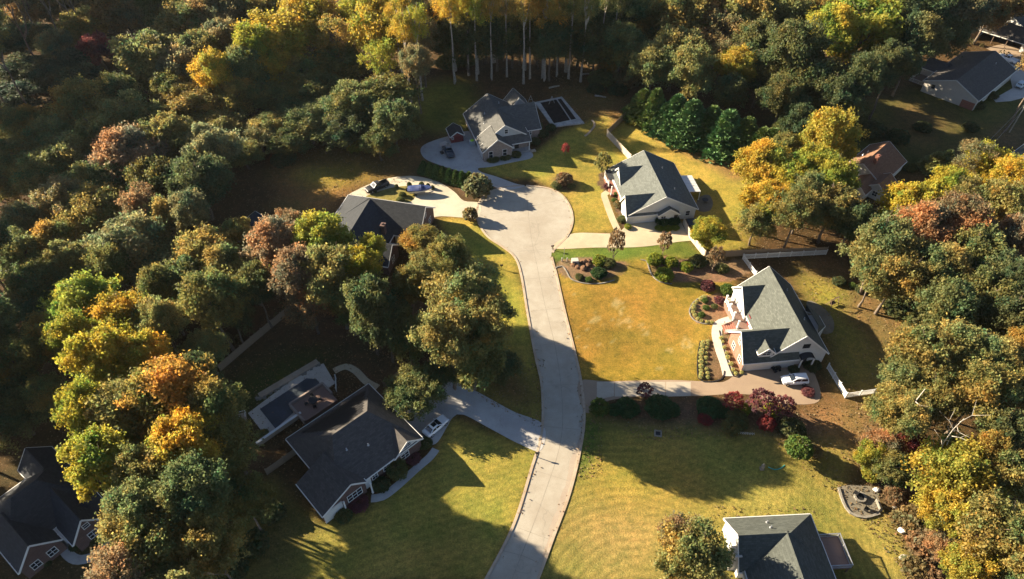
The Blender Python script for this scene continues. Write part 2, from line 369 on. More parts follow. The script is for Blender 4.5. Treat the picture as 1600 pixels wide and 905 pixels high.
def build_ground():
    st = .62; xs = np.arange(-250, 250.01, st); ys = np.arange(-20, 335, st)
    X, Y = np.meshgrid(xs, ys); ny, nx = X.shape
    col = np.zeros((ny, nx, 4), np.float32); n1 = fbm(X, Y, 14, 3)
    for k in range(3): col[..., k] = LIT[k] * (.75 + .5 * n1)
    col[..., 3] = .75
    wx = fbm(X, Y, 5, 11) - .5; wy = fbm(X, Y, 5, 21) - .5; wx2 = fbm(X, Y, 1.6, 31) - .5
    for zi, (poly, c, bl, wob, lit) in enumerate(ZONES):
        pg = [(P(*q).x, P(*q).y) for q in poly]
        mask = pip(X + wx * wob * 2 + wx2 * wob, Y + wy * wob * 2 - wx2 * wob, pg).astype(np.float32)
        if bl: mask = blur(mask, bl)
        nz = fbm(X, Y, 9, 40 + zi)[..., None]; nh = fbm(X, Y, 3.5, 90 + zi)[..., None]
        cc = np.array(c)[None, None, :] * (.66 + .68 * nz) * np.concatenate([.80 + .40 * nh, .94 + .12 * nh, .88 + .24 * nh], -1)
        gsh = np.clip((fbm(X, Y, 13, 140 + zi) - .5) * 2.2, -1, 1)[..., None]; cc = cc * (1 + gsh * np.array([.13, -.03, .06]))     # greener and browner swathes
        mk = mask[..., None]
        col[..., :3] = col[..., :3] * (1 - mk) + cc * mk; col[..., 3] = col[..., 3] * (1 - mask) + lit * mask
    # bare, straw-coloured worn spots on the golden lawn
    for px, py, rr in ((965,475,1.6),(977,505,1.9),(960,500,.9),(933,500,2.0),(1010,518,1.0),(1030,576,.9),(1045,548,1.5),(1072,540,1.4),(897,458,.7),(970,488,.8),(1085,550,.7),(940,540,.9),(957,533,.8),(915,540,.6),(1070,530,.8),(905,528,.5),(1000,508,.9),(922,518,.8),(1018,510,.6)):
        p = P(px, py); d = np.hypot(X - p.x, (Y - p.y)) / (rr * .55) + (vnoise(X, Y, .7, 77) - .5) * 2.6
        w = np.clip((1.0 - d) * 2, 0, 1)[..., None] * .32
        col[..., :3] = col[..., :3] * (1 - w) + np.array([.50, .42, .28]) * w
    # reddish soil washed over the road side of the lower lawn
    # mowing arcs on the lawns
    pc = P(1000, 960)
    rr = np.hypot(X - pc.x, Y - pc.y); ml = pip(X, Y, [(P(*q).x, P(*q).y) for q in [(905,650),(1330,690),(1430,910),(830,910)]]).astype(np.float32)
    col[..., :3] *= (1 + .17 * ml * np.sin(rr * 2 * math.pi / 1.35))[..., None]
    pe = [(P(*q).x, P(*q).y) for q in [(700,652),(848,702),(765,910),(300,910),(580,790)]]
    me_ = pip(X, Y, pe).astype(np.float32); col[..., :3] *= (1 + .16 * me_ * np.sin((X * .35 + Y * .94) * 2 * math.pi / 1.2))[..., None]
    col = np.clip(col, .004, 1)
    verts = np.stack([X.ravel(), Y.ravel(), np.zeros(X.size)], 1)
    far = 3000.0
    idx = np.arange(nx * ny).reshape(ny, nx)
    q = np.stack([idx[:-1, :-1], idx[:-1, 1:], idx[1:, 1:], idx[1:, :-1]], -1).reshape(-1, 4)
    # skirt out to the horizon
    ring = [(-far, -far), (far, -far), (far, far), (-far, far)]; base = len(verts)
    verts = np.concatenate([verts, np.array([[a, b, 0] for a, b in ring])]); cor = [idx[0, 0], idx[0, -1], idx[-1, -1], idx[-1, 0]]
    q = np.concatenate([q, np.array([[base + i, base + (i + 1) % 4, cor[(i + 1) % 4], cor[i]] for i in range(4)])])
    colf = np.concatenate([col.reshape(-1, 4), np.array([[*LIT, .8]] * 4)]).astype(np.float32)
    me = bpy.data.meshes.new('ground'); me.vertices.add(len(verts)); me.vertices.foreach_set('co', verts.astype(np.float32).ravel())
    me.loops.add(q.size); me.loops.foreach_set('vertex_index', q.astype(np.int32).ravel()); me.polygons.add(len(q))
    me.polygons.foreach_set('loop_start', np.arange(0, q.size, 4, dtype=np.int32)); me.update(calc_edges=True)
    a = me.attributes.new('cover', 'FLOAT_COLOR', 'POINT'); a.data.foreach_set('color', colf.ravel())
    me.materials.append(M['ground']); o = bpy.data.objects.new('ground', me); C.objects.link(o); o['kind'] = 'structure'
build_ground()
def pix(pts): return [P(*p) for p in pts]
def paved(name, pts, mat, z=.03, closed_smooth=True, step=.8):
    g = pix(pts); g = smooth_path(g, step, True) if closed_smooth else g
    b = MB(); b.poly(g, z, z + .05); o = b.build(name, M[mat]); o['kind'] = 'structure'; return o
# ---------------------------------------------------------------- roads and paving
L_EDGE = [(640,1120),(712,990),(762,905),(805,820),(834,728),(846,690),(850,655),(848,600),(838,555),(826,490),(816,430),(806,402),(786,385),(764,370),(750,350),(746,330),(752,312)]
R_EDGE = [(748,1120),(800,990),(838,905),(862,840),(888,770),(905,700),(911,650),(905,590),(890,525),(879,480),(868,430),(861,402),(866,388),(884,370),(893,348),(890,325),(876,305),(855,295),(822,291)]
Lp = smooth_path(pix(L_EDGE), 1.0); Rp = smooth_path(pix(R_EDGE), 1.0)
top = smooth_path(pix([(752,312),(764,301),(790,293),(822,291)]), 1.0)
# red clay silt lying along the right-hand gutter
M['silt'] = concrete('red_clay_silt', (.32, .25, .19), (.37, .32, .25), False, .5)
rb = MB(); rb.poly(Lp + top[1:-1] + Rp[::-1], .012, .04); o = rb.build('road', M['road']); o['kind'] = 'structure'

def near(path, a, b):
    """sub-path between the points closest to two pixels"""
    A, B = P(*a), P(*b); i = min(range(len(path)), key=lambda k: (path[k] - A).length); j = min(range(len(path)), key=lambda k: (path[k] - B).length)
    return path[min(i, j):max(i, j) + 1]
kb = MB()
def kerb(path, side, h=.12): kb.ribbon(path, .42, 0, h, 0, side)
kerb(near(Lp, (640,1120), (845,703)), .21); kerb(near(Lp, (845,703), (849,664)), .21, .05)
kerb(near(Lp, (849,664), (748,345)), .21); kerb(near(Lp, (748,345), (752,312)), .21, .05)
kerb(near(top, (752,312), (764,301)), .21)
kerb(near(top, (764,301), (818,291)), .21, .05)
kerb(near(Rp, (748,1120), (911,648)), -.21); kerb(near(Rp, (911,648), (904,598)), -.21, .05)
kerb(near(Rp, (904,598), (862,404)), -.21); kerb(near(Rp, (864,392), (886,368)), -.21, .05); kerb(near(Rp, (886,368), (822,291)), -.21)
kb.build('kerb', M['kerb'])['kind'] = 'structure'
sb = MB()
g_ = near(Rp, (909,672), (850,872)); rs_ = random.Random(2)
ws = [(.25 + .75 * math.sin(math.pi * i / (len(g_) - 1))) * rs_.uniform(.5, 1.1) for i in range(len(g_))]
for i in range(len(g_) - 1):
    d_ = (g_[i + 1] - g_[i]).normalized(); n_ = V((-d_.y, d_.x, 0)); n_ = n_ if n_.x < 0 else -n_
    sb.face([g_[i] + n_ * .1 + V((0, 0, .0165)), g_[i + 1] + n_ * .1 + V((0, 0, .0165)), g_[i + 1] + n_ * (.1 + ws[i + 1]) + V((0, 0, .0165)), g_[i] + n_ * (.1 + ws[i]) + V((0, 0, .0165))], (0, 0, 1))
sb.build('road_silt', M['silt'])['kind'] = 'structure'
# centre seam and repair seams of the road, thin tar lines
sm = MB(); cl = smooth_path(pix([(800,905),(848,780),(876,690),(878,620),(868,545),(850,470),(838,410),(830,370),(822,300)]), 1.2)
sm.ribbon(cl, .09, .013, .017); sm.ribbon(smooth_path(pix([(760,335),(800,330),(850,318),(880,312)])), .07, .013, .017); sm.ribbon(smooth_path(pix([(838,345),(842,365),(836,385),(845,400)])), .07, .013, .017)
sm.ribbon(smooth_path(pix([(783,860),(815,868),(842,880)])), .07, .013, .017)

for k in range(6, len(cl) - 3, 7):
    d_ = (cl[k + 1] - cl[k - 1]).normalized(); n_ = V((-d_.y, d_.x, 0)); wL = min((q - cl[k]).length for q in Lp); wR = min((q - cl[k]).length for q in Rp)
    if wL + wR < 9.5: sm.ribbon([cl[k] + n_ * (wL - .45), cl[k] - n_ * (wR - .45)], .05, .013, .017)
M['seam'] = simple('tar_seam', (.25, .215, .17), .8, .2); sm.build('road_seam', M['seam'])['kind'] = 'structure'
# driveways
paved('driveway_of_brick_house', [(820,291),(792,297),(770,291),(745,276),(712,266),(684,257),(664,248),(657,236),(662,227),(680,219),(704,212),(731,205),(738,212),(748,226),(757,252),(790,243),(806,240),(826,236),(833,242),(828,248),(800,254),(766,261),(747,263),(752,269),(775,276),(805,287)], 'drive_grey', .03, True, .6)
paved('driveway_of_boat_house', [(750,318),(748,340),(735,341),(690,338),(672,340),(650,330),(600,316),(545,308),(560,296),(580,287),(605,279),(640,275),(668,279),(690,287),(710,300),(725,314)], 'drive_cream')
gi = MB(); gi.poly(smooth_path(pix([(572,309),(590,300),(615,293),(640,291),(652,296),(650,305),(640,316),(615,316)]), .6, True), .045, .04)
M['islandgrass'] = simple('island_grass', (.20, .165, .045), .95, .35, 1.2, 0, .1, .08); gi.build('grass_island', M['islandgrass'])['kind'] = 'structure'
paved('driveway_of_white_house', [(864,388),(886,369),(905,364),(950,365),(968,362),(985,350),(1035,338),(1058,340),(1070,358),(1083,374),(1060,378),(1000,386),(930,387)], 'drive_tan')
g = smooth_path(pix([(966,362),(956,340),(948,318),(944,304),(950,300)]), .8); b = MB(); b.ribbon(g, 1.5, -.02, .036); b.build('front_walk', M['drive_tan'])['kind'] = 'structure'
dc = [(904,597),(950,596),(1040,594),(1098,596),(1130,597),(1150,585),(1162,580),(1205,568),(1255,560),(1275,590),(1282,622),(1262,632),(1205,628),(1180,618),(1140,616),(1090,619),(1030,618),(985,621),(945,628),(915,645)]
paved('driveway_of_gabled_house', dc, 'drive_agg')
b = MB()
xs = [932, 960, 1000, 1040, 1080]
for i in range(4):
    a, c = xs[i] + .6, xs[i + 1] - .6
    b.poly([P(a, 597), P(c, 597), P(c, 619), P(a, 625 if i == 0 else 620)], .038, .02)
M['slab'] = concrete('warm_slab_concrete', (.42, .37, .29), (.33, .28, .21), False, .3); b.build('concrete_slab_strip', M['slab'])['kind'] = 'structure'
g = smooth_path(pix([(1142,500),(1124,507),(1120,522),(1125,545),(1133,568),(1138,588)]), .6); b = MB(); b.ribbon(g, 1.9, -.02, .05)
M['walk_pale'] = concrete('pale_walk', (.56, .51, .44), (.42, .36, .29), False, .4); b.build('curved_walk', M['walk_pale'])['kind'] = 'structure'
paved('driveway_of_pool_house', [(849,664),(845,704),(812,694),(770,672),(724,648),(708,652),(698,668),(680,694),(656,688),(632,652),(655,628),(690,610),(682,590),(700,592),(745,612),(800,642)], 'drive_grey', .03, True, .6)
g = smooth_path(pix([(681,702),(672,714),(650,733),(620,760),(598,776),(580,779)]), .6); b = MB(); b.ribbon(g, 1.3, -.02, .04); b.build('front_walk', M['drive_grey'])['kind'] = 'structure'
g = smooth_path(pix([(95,845),(105,865),(125,875),(160,862),(185,830)]), .6); b = MB(); b.ribbon(g, 1.4, -.02, .04); b.build('front_walk', M['drive_grey'])['kind'] = 'structure'
wp = MB(); wp.poly(smooth_path(pix([(50,176),(72,166),(100,172),(108,184),(92,196),(66,198),(50,190)]), .8, True), .02, .05); M['water'] = simple('pond_water', (.03, .045, .06), .08, .3, .3, 0, .9); wp.build('pond', M['water'])['kind'] = 'structure'
paved('driveway_of_beige_house', [(1555,95),(1610,90),(1610,150),(1580,158),(1556,160),(1552,155),(1582,138),(1578,120)], 'drive_grey', .03, False)
paved('carport_floor', [(1540,75),(1570,68),(1610,80),(1610,100),(1585,98)], 'drive_agg', .034, False)
paved('round_patio', [(1095,307),(1108,305),(1114,318),(1108,330),(1092,330),(1088,318)], 'gravel', .03)
paved('fire_pit_patio', [(1310,762),(1340,758),(1368,764),(1375,790),(1374,802),(1350,808),(1328,802),(1317,785)], 'gravel', .03)
paved('back_patio', [(1262,470),(1285,480),(1302,500),(1300,520),(1280,520),(1262,500)], 'gravel', .03)
# ---------------------------------------------------------------- houses
class House:
    def __init__(s, name, label, org, ang, roof, wall, gable=None):
        s.root = thing(name, label, 'house', (org[0], org[1], 0), R(ang)); s.org, s.ang = org, ang
        s.rm = roof; s.wm = wall; s.gm = gable or wall
        s.roof, s.trim = MB(), MB(); s.walls = {}; s.ex = []
    def W(s, mat): return s.walls.setdefault(mat, MB())
    def wing(s, axis, a0, a1, c0, cr, c1, ze0, zr, ze1, hip0=0., hip1=0., ov=.45, rk=.3, wall=None, gable=None, t=.2, endw=(1, 1), zb=0, side=(1, 1), trim=True):
        wall = wall or s.wm; gable = gable or s.gm
        def pt(a, c, z): return V((a, c, z)) if axis == 'u' else V((c, a, z))
        s0 = (zr - ze0) / (cr - c0); s1 = (zr - ze1) / (c1 - cr)
        e0, e1 = c0 - ov, c1 + ov; z0, z1 = ze0 - ov * s0, ze1 - ov * s1
        r0 = a0 + (hip0 if hip0 else -rk); r1 = a1 - (hip1 if hip1 else -rk)
        b0 = a0 - (ov if hip0 else rk); b1 = a1 + (ov if hip1 else rk)
        up = .12
        s.roof.slab([pt(b0, e0, z0 + up), pt(b1, e0, z0 + up), pt(r1, cr, zr + up), pt(r0, cr, zr + up)], t)
        s.roof.slab([pt(b0, e1, z1 + up), pt(b1, e1, z1 + up), pt(r1, cr, zr + up), pt(r0, cr, zr + up)], t)
        for hip, b, r, k in ((hip0, b0, r0, 0), (hip1, b1, r1, 1)):
            if hip: s.roof.slab([pt(b, e0, z0 + up), pt(b, e1, z1 + up), pt(r, cr, zr + up)], t)
            elif trim and endw[k]:
                q = .04 * (-1 if k == 0 else 1)
                s.trim.bar(pt(b + q, e0, z0), pt(b + q, cr, zr), .07, .26); s.trim.bar(pt(b + q, e1, z1), pt(b + q, cr, zr), .07, .26)
        if trim:
            s.trim.bar(pt(b0, e0 - .05, z0), pt(b1, e0 - .05, z0), .13, .2); s.trim.bar(pt(b0, e1 + .05, z1), pt(b1, e1 + .05, z1), .13, .2)
            for hip, b, k in ((hip0, b0, -1), (hip1, b1, 1)):
                if hip: s.trim.bar(pt(b + .05 * k, e0, z0), pt(b + .05 * k, e1, z1), .13, .2)
        w = s.W(wall); n = lambda a, c: (pt(a, c, 0) - pt(0, 0, 0))
        if side[0]: w.face([pt(a0, c0, zb), pt(a1, c0, zb), pt(a1, c0, ze0), pt(a0, c0, ze0)], n(0, -1))
        if side[1]: w.face([pt(a0, c1, zb), pt(a1, c1, zb), pt(a1, c1, ze1), pt(a0, c1, ze1)], n(0, 1))
        for k, (a, hip) in enumerate(((a0, hip0), (a1, hip1))):
            if not endw[k]: continue
            d = n(-1 if k == 0 else 1, 0)
            if hip: w.face([pt(a, c0, zb), pt(a, c1, zb), pt(a, c1, ze1), pt(a, c0, ze0)], d)
            elif gable == wall or k == 1 and gable is None: w.face([pt(a, c0, zb), pt(a, c1, zb), pt(a, c1, ze1), pt(a, cr, zr), pt(a, c0, ze0)], d)
            else:
                w.face([pt(a, c0, zb), pt(a, c1, zb), pt(a, c1, ze1), pt(a, c0, ze0)], d)
                s.W(gable).face([pt(a, c0, ze0), pt(a, c1, ze1), pt(a, cr, zr)], d)
    def shed(s, u0, u1, v0, v1, z_front, z_back, t=.16, ov=.3):
        s.roof.slab([V((u0 - ov, v0 - ov, z_front)), V((u1 + ov, v0 - ov, z_front)), V((u1 + ov, v1, z_back)), V((u0 - ov, v1, z_back))], t)
        s.trim.bar((u0 - ov, v0 - ov - .05, z_front - .1), (u1 + ov, v0 - ov - .05, z_front - .1), .1, .2)
        for u in (u0 - ov - .04, u1 + ov + .04): s.trim.bar((u, v0 - ov, z_front - .1), (u, v1, z_back - .1), .08, .2)
    def window(s, u, v, z, nrm, w=1.0, h=1.3, panes=2, frame='trim', shutter=None):
        """window on a wall facing nrm ('-v','+v','-u','+u'), centre u,v,z"""
        d = {'-v': V((0, -1, 0)), '+v': V((0, 1, 0)), '-u': V((-1, 0, 0)), '+u': V((1, 0, 0))}[nrm]; t = V((0, 0, 1)).cross(d); c = V((u, v, z))
        f = MB(); g = MB(); k = .09
        def rect(cx, cz, ww, hh, dep, mb):
            p = c + t * cx + V((0, 0, cz)); q = [p + t * sx * ww / 2 + V((0, 0, sz * hh / 2)) + d * dep for sx, sz in ((-1, -1), (1, -1), (1, 1), (-1, 1))]; return q
        for cx, cz, ww, hh in ((0, h / 2 + k / 2, w + 2 * k, k), (0, -h / 2 - k / 2, w + 2 * k, k), (-w / 2 - k / 2, 0, k, h), (w / 2 + k / 2, 0, k, h)) + tuple((w * (i / panes - .5), 0, .06, h) for i in range(1, panes)) + ((0, 0, w, .05),):
            q = rect(cx, cz, ww, hh, .07, f); f.face(q, d)
            q0 = rect(cx, cz, ww, hh, 0, f)
            for i in range(4):
                j = (i + 1) % 4; f.face([q[i], q[j], q0[j], q0[i]], (q[i] + q[j]) / 2 - c - d * .07)
        if shutter:
            for sx in (-1, 1):
                f.box(c + t * sx * (w / 2 + k + .22) + d * .03, (abs(t.x) * .4 + abs(d.x) * .06, abs(t.y) * .4 + abs(d.y) * .06, h))
        g.face(rect(0, 0, w, h, .02, g), d)
        fo = f.build('window', M[frame], s.root); g.build('pane', M['glass'], fo); return fo
    def panel(s, name, u, v, z, nrm, w, h, mat, lights=0, label=None):
        d = {'-v': V((0, -1, 0)), '+v': V((0, 1, 0)), '-u': V((-1, 0, 0)), '+u': V((1, 0, 0))}[nrm]; t = V((0, 0, 1)).cross(d); b = MB()
        b.box(V((u, v, z)) + d * .04, (abs(t.x) * w + abs(d.x) * .08, abs(t.y) * w + abs(d.y) * .08, h))
        o = b.build(name, M[mat], s.root)
        if name.endswith('garage_door'):
            rb_ = MB()
            for i in range(1, 4): 
                q = V((u, v, z - h / 2 + h * i / 4)) + d * .083; rb_.box(q, (abs(t.x) * w + abs(d.x) * .006, abs(t.y) * w + abs(d.y) * .006, .03))
            rb_.build('panel_groove', M['metal'], o)
        if lights:
            for i in range(lights):
                g = MB(); q = V((u, v, z + h * .36)) + d * .09 + t * (w * ((i + .5) / lights - .5)); g.box(q, (abs(t.x) * w / lights * .62 + abs(d.x) * .02, abs(t.y) * w / lights * .62 + abs(d.y) * .02, h * .13)); g.build('door_light', M['glass'], o)
        return o
    def posts(s, pts, z0, z1, w=.22, mat='trim', name='porch_post'):
        for (u, v) in pts:
            b = MB(); b.box((u, v, (z0 + z1) / 2), (w, w, z1 - z0)); b.box((u, v, z0 + .12), (w * 1.4, w * 1.4, .24)); b.box((u, v, z1 - .1), (w * 1.35, w * 1.35, .18)); b.build(name, M[mat], s.root)
    def railing(s, pts, z0, h=.95, mat='trim', name='railing'):
        b = MB()
        for i in range(len(pts) - 1):
            a, c = V((*pts[i], z0)), V((*pts[i + 1], z0)); b.bar(a + V((0, 0, h)), c + V((0, 0, h)), .1, .09); b.bar(a + V((0, 0, .12)), c + V((0, 0, .12)), .07, .07)
            n = max(2, int((c - a).length / .16))
            for k in range(n + 1):
                p = a.lerp(c, k / n); b.box(p + V((0, 0, h / 2)), (.04, .04, h) if k % 10 else (.12, .12, h + .12))
        return b.build(name, M[mat], s.root)
    def block(s, name, c, size, mat, label=None):
        b = MB(); b.box(c, size); o = b.build(name, M[mat], s.root)
        if label: o['label'] = label
        return o
    def vents(s, pts):
        for (u, v, z) in pts:
            b = MB(); b.tube([(u, v, z - .3), (u, v, z + .35)], [.1, .09], 8); b.tube([(u, v, z - .12), (u, v, z - .04)], [.2, .14], 8); b.build('roof_vent', M['metal'], s.root)
    def chimney(s, u, v, z0, z1, w, d, mat):
        b = MB(); b.box((u, v, (z0 + z1) / 2), (w, d, z1 - z0)); b.box((u, v, z1 + .08), (w + .2, d + .2, .16)); b.box((u, v, z1 + .3), (w * .4, d * .4, .35)); return b.build('chimney', M[mat], s.root)
    def done(s):
        s.roof.build('roof', M[s.rm], s.root); s.trim.build('fascia', M['trim'], s.root)
        for m, b in s.walls.items(): b.build('wall' if m == s.wm else 'gable_wall' if m == s.gm else 'wall', M[m], s.root)
def fw(p): return (p.x, p.y)
# A: grey roofed brick house behind the turning circle
h = House('house', 'brown brick house with grey-boarded gable at the far end of the cul-de-sac', fw(P(756.4,252.9)), 17, 'sh_tan', 'brick_brown', 'siding_grey')
h.wing('v', 0, 6, 0, 3.55, 7.1, 3.0, 5.7, 3.0, wall='brick_brown', gable='brick_brown')
h.wing('v', 3, 18.3, 0, 6.2, 12.2, 3.0, 7.4, 3.6, gable='siding_grey')
h.wing('u', 6.5, 16.4, 6.4, 11.8, 17.2, 3.0, 7.0, 3.0)
h.wing('v', 16, 20.8, 11.2, 13.9, 16.6, 3.4, 6.4, 3.4)
h.shed(5.5, 12.2, 1.4, 3.1, 2.9, 4.3)
h.window(1.75, 0, 1.7, '-v', .95, 1.7, 1); h.window(5.3, 0, 1.7, '-v', .95, 1.7, 1)
h.window(6.6, 3, 5.5, '-v', .8, 1.1, 1); h.window(13.3, 6.4, 1.9, '-v', 1.9, 1.4, 2); h.window(16.4, 10, 1.8, '+u', 1.2, 1.3, 2)
h.panel('garage_door', 0, 3.6, 1.25, '-u', 5.0, 2.4, 'white', 6); h.panel('front_door', 9.3, 3, 1.1, '-v', 1.0, 2.1, 'black')
h.posts([(7.6, 1.6), (12.1, 1.6)], .1, 2.8); h.block('porch_floor', (9.8, 2.1, .1), (5.4, 1.8, .2), 'drive_grey')
h.vents([(3.6, 12, 5.9), (8.2, 15, 6.5), (2.6, 9, 5.1)]); h.block('door_step', (12.9, .9, .12), (1.3, 1.0, .24), 'kerb')
h.done(); HA = h
# B: white gabled house with two dark valley wings
h = House('house', 'white house with two gabled wings and a metal patio roof beside the evergreen row', (25.7, 116.4), 8, 'sh_pale', 'siding_white')
h.wing('v', 0, 17.2, 0, 7.4, 14.8, 2.8, 6.75, 2.8)
h.wing('u', -.6, 6.6, .05, 2.45, 4.9, 2.75, 5.9, 2.75, endw=(1, 0), ov=.4)
h.wing('u', .6, 6.6, 9.7, 12.7, 15.9, 2.8, 6.0, 2.8, endw=(1, 0), ov=.4)
h.wing('v', -.9, 2.5, 6.3, 8.45, 10.6, 2.55, 4.0, 2.55, endw=(1, 0), ov=.3)
b = MB(); b.box((.0, 6, .6), (.14, 11.6, 1.2)); b.build('brick_skirt', M['brick_red'], h.root)
h.panel('garage_door', 3.3, 0, 1.25, '-v', 4.9, 2.3, 'white', 8)
h.window(7.3, -.9, 1.55, '-v', 1.0, 1.0, 2); h.window(-.6, 2.45, 3.9, '-u', .7, .9, 1); h.window(0, 7.4, 1.7, '-u', 1.0, 1.4, 2)
h.window(13.1, 0, 1.6, '-v', .9, 1.2, 1); h.panel('front_door', .6, 11.0, 1.1, '-u', 1.0, 2.1, 'brick_red')
h.block('entry_shade_panel', (10.1, -.93, 1.1), (.8, .06, 2.1), 'black')  # flat black panel standing in for the shade inside the entry opening
h.block('porch_roof', (-.5, 14.9, 2.72), (2.2, 3.9, .14), 'sh_dark'); h.block('porch_floor', (-.5, 13.5, .2), (2.2, 6.6, .4), 'brick_red')
h.posts([(-1.45, 13.1), (-1.45, 16.7), (-1.45, 10.4)], .4, 2.65, .24); h.railing([(-1.45, 13.1), (-1.45, 16.7)], .4)
cov = MB()
for i in range(6): cov.slab([(15.3, 6.0 + i * 1.06, 2.72), (18.0, 6.0 + i * 1.06, 2.5), (18.0, 6.98 + i * 1.06, 2.5), (15.3, 6.98 + i * 1.06, 2.72)], .08)
cov.build('patio_roof', M['white'], h.root); h.posts([(17.9, 6.1), (17.9, 9.2), (17.9, 12.2)], 0, 2.46, .14, 'trim', 'patio_post')
h.vents([(10.4, 12.2, 5.3), (10.9, 4.4, 5.05)])
h.done(); HB = h
# C: white house with brick garage end
h = House('house', 'large white house with a red brick end and dormer beside the curved pale walk', (41.0, 75.5), 6, 'sh_grey', 'siding_white')
h.wing('v', .5, 17.4, 4.1, 9.4, 14.7, 3.0, 8.0, 3.0, ov=.4)
h.wing('u', -.4, 9.2, 0, 3.35, 6.9, 2.9, 6.7, 2.9, endw=(0, 0), ov=.4)
h.W('brick_red').face([(-.4, 0, 0), (-.4, 6.9, 0), (-.4, 6.9, 2.9), (-.4, 3.35, 6.7), (-.4, 0, 2.9)], (-1, 0, 0))
for q in (-.4 - .3 - .04,): h.trim.bar((q, -.4, 2.45), (q, 3.35, 6.7), .07, .26); h.trim.bar((q, 7.3, 2.45), (q, 3.35, 6.7), .07, .26)
h.wing('u', 3.7, 9, 11.0, 14.4, 17.4, 3.0, 6.5, 3.4, endw=(1, 0), ov=.4)
h.wing('v', .25, 2.6, 2.0, 3.3, 4.6, 4.5, 5.7, 4.5, endw=(1, 0), ov=.25, zb=3.1); h.window(3.3, .25, 4.25, '-v', 1.5, .95, 2)
h.roof.slab([V((14.5, 5, 5.0)), V((14.5, 10.2, 5.0)), V((17, 8.9, 3.0)), V((17, 6.3, 3.0))], .18); h.roof.slab([V((14.5, 5, 5.0)), V((17, 6.3, 3.0)), V((15.0, 4.8, 3.0))], .18); h.roof.slab([V((14.5, 10.2, 5.0)), V((15.0, 10.4, 3.0)), V((17, 8.9, 3.0))], .18)
for a, c in (((15.0, 4.8), (17.05, 6.3)), ((17.05, 6.3), (17.05, 8.9)), ((17.05, 8.9), (15.0, 10.4))): h.trim.bar((*a, 2.85), (*c, 2.85), .13, .2)
h.W('siding_white').box((15.6, 7.6, 1.4), (1.9, 3.6, 2.8))
h.panel('garage_door', 2.6, 0, 1.2, '-v', 4.6, 2.2, 'white', 4)
for v in (1.6, 4.7):
    for z in ((1.5,) if v > 4 else (1.5,)): h.window(-.4, v, z, '-u', 1.0, 1.3, 2, 'trim')
h.window(-.4, 3.35, 4.4, '-u', .9, 1.2, 2)
h.window(8.0, .5, 2.0, '-v', .7, 1.5, 1, 'black'); h.window(10.4, .5, 5.0, '-v', 1.1, .9, 1, 'black')
# arched hood over the side door
hd = MB(); A = [(math.cos(t) * 1.25, math.sin(t) * .7) for t in [math.pi * i / 8 for i in range(9)]]
for i in range(8):
    (x0, z0), (x1, z1) = A[i], A[i + 1]; hd.slab([V((11.0 + x0, -.7, 2.6 + z0)), V((11.0 + x1, -.7, 2.6 + z1)), V((11.0 + x1, .5, 2.6 + z1)), V((11.0 + x0, .5, 2.6 + z0))], .12)
hd.build('entry_hood', M['sh_dark'], h.root); h.posts([(9.9, -.55), (12.1, -.55)], 0, 2.55, .2, 'trim', 'hood_post'); h.panel('side_door', 11.0, .5, 1.1, '-v', 1.1, 2.1, 'black')
# front porch with brick steps
h.block('porch_floor', (2.9, 12.0, .55), (2.4, 8.0, 1.1), 'deckwood'); h.posts([(1.9, 9.2), (1.9, 11.4), (1.9, 13.6), (1.9, 15.8)], 1.1, 3.0, .26)
h.railing([(1.9, 11.4), (1.9, 15.9), (4.0, 15.9)], 1.1)
st = MB()
for i in range(6): st.box((1.55 - i * .34, 9.9, (1.0 - i * .17) / 2), (.34, 2.2, 1.0 - i * .17))
st.build('front_steps', M['brick_red'], h.root); h.railing([(1.7, 8.75), (-.5, 8.75)], .5, .7, 'trim', 'stair_rail'); h.railing([(1.7, 11.05), (-.5, 11.05)], .5, .7, 'trim', 'stair_rail')
h.panel('front_door', 4.1, 9.9, 2.2, '-u', 1.0, 2.1, 'redpaint'); h.window(4.1, 12.9, 2.2, '-u', 1.0, 1.3, 2); h.vents([(11.5, 13, 6.2), (12.0, 6, 5.8)])
h.done(); HCC = h
# D: dark roofed house behind the boat
o = P(500 + 420 / 5.325, 250 + 325 / 5.325, 7.0)
h = House('house', 'dark-roofed house half hidden by trees between the boat and the woods', (o.x, o.y), -13, 'sh_dark', 'brick_dark')
h.wing('u', -7.6, 12, -5, 0, 5, 3.0, 7.0, 3.0, hip0=7.2)
h.wing('v', -17, -.5, -7.6, 0, 6.2, 3.0, 7.0, 3.0, endw=(1, 0))
h.wing('u', 2, 8.6, -14.5, -11.5, -8.5, 3.0, 5.6, 3.0, endw=(0, 1))
h.window(12, -1.5, 1.7, '+u', 1.2, 1.3, 2); h.window(12, 2.2, 1.7, '+u', 1.2, 1.3, 2); h.window(12, 0, 4.8, '+u', .8, .9, 1); h.window(8.6, -11.5, 1.7, '+u', 1.2, 1.3, 2); h.window(9, -5, 1.7, '-v', 1.3, 1.3, 2)
h.panel('front_door', 7.2, -5, 1.1, '-v', 1.0, 2.1, 'white'); h.chimney(5.0, -6.3, 3.5, 5.9, .8, 1.0, 'brick_dark'); h.vents([(-3, 2.4, 5.1)])
h.done(); HD = h
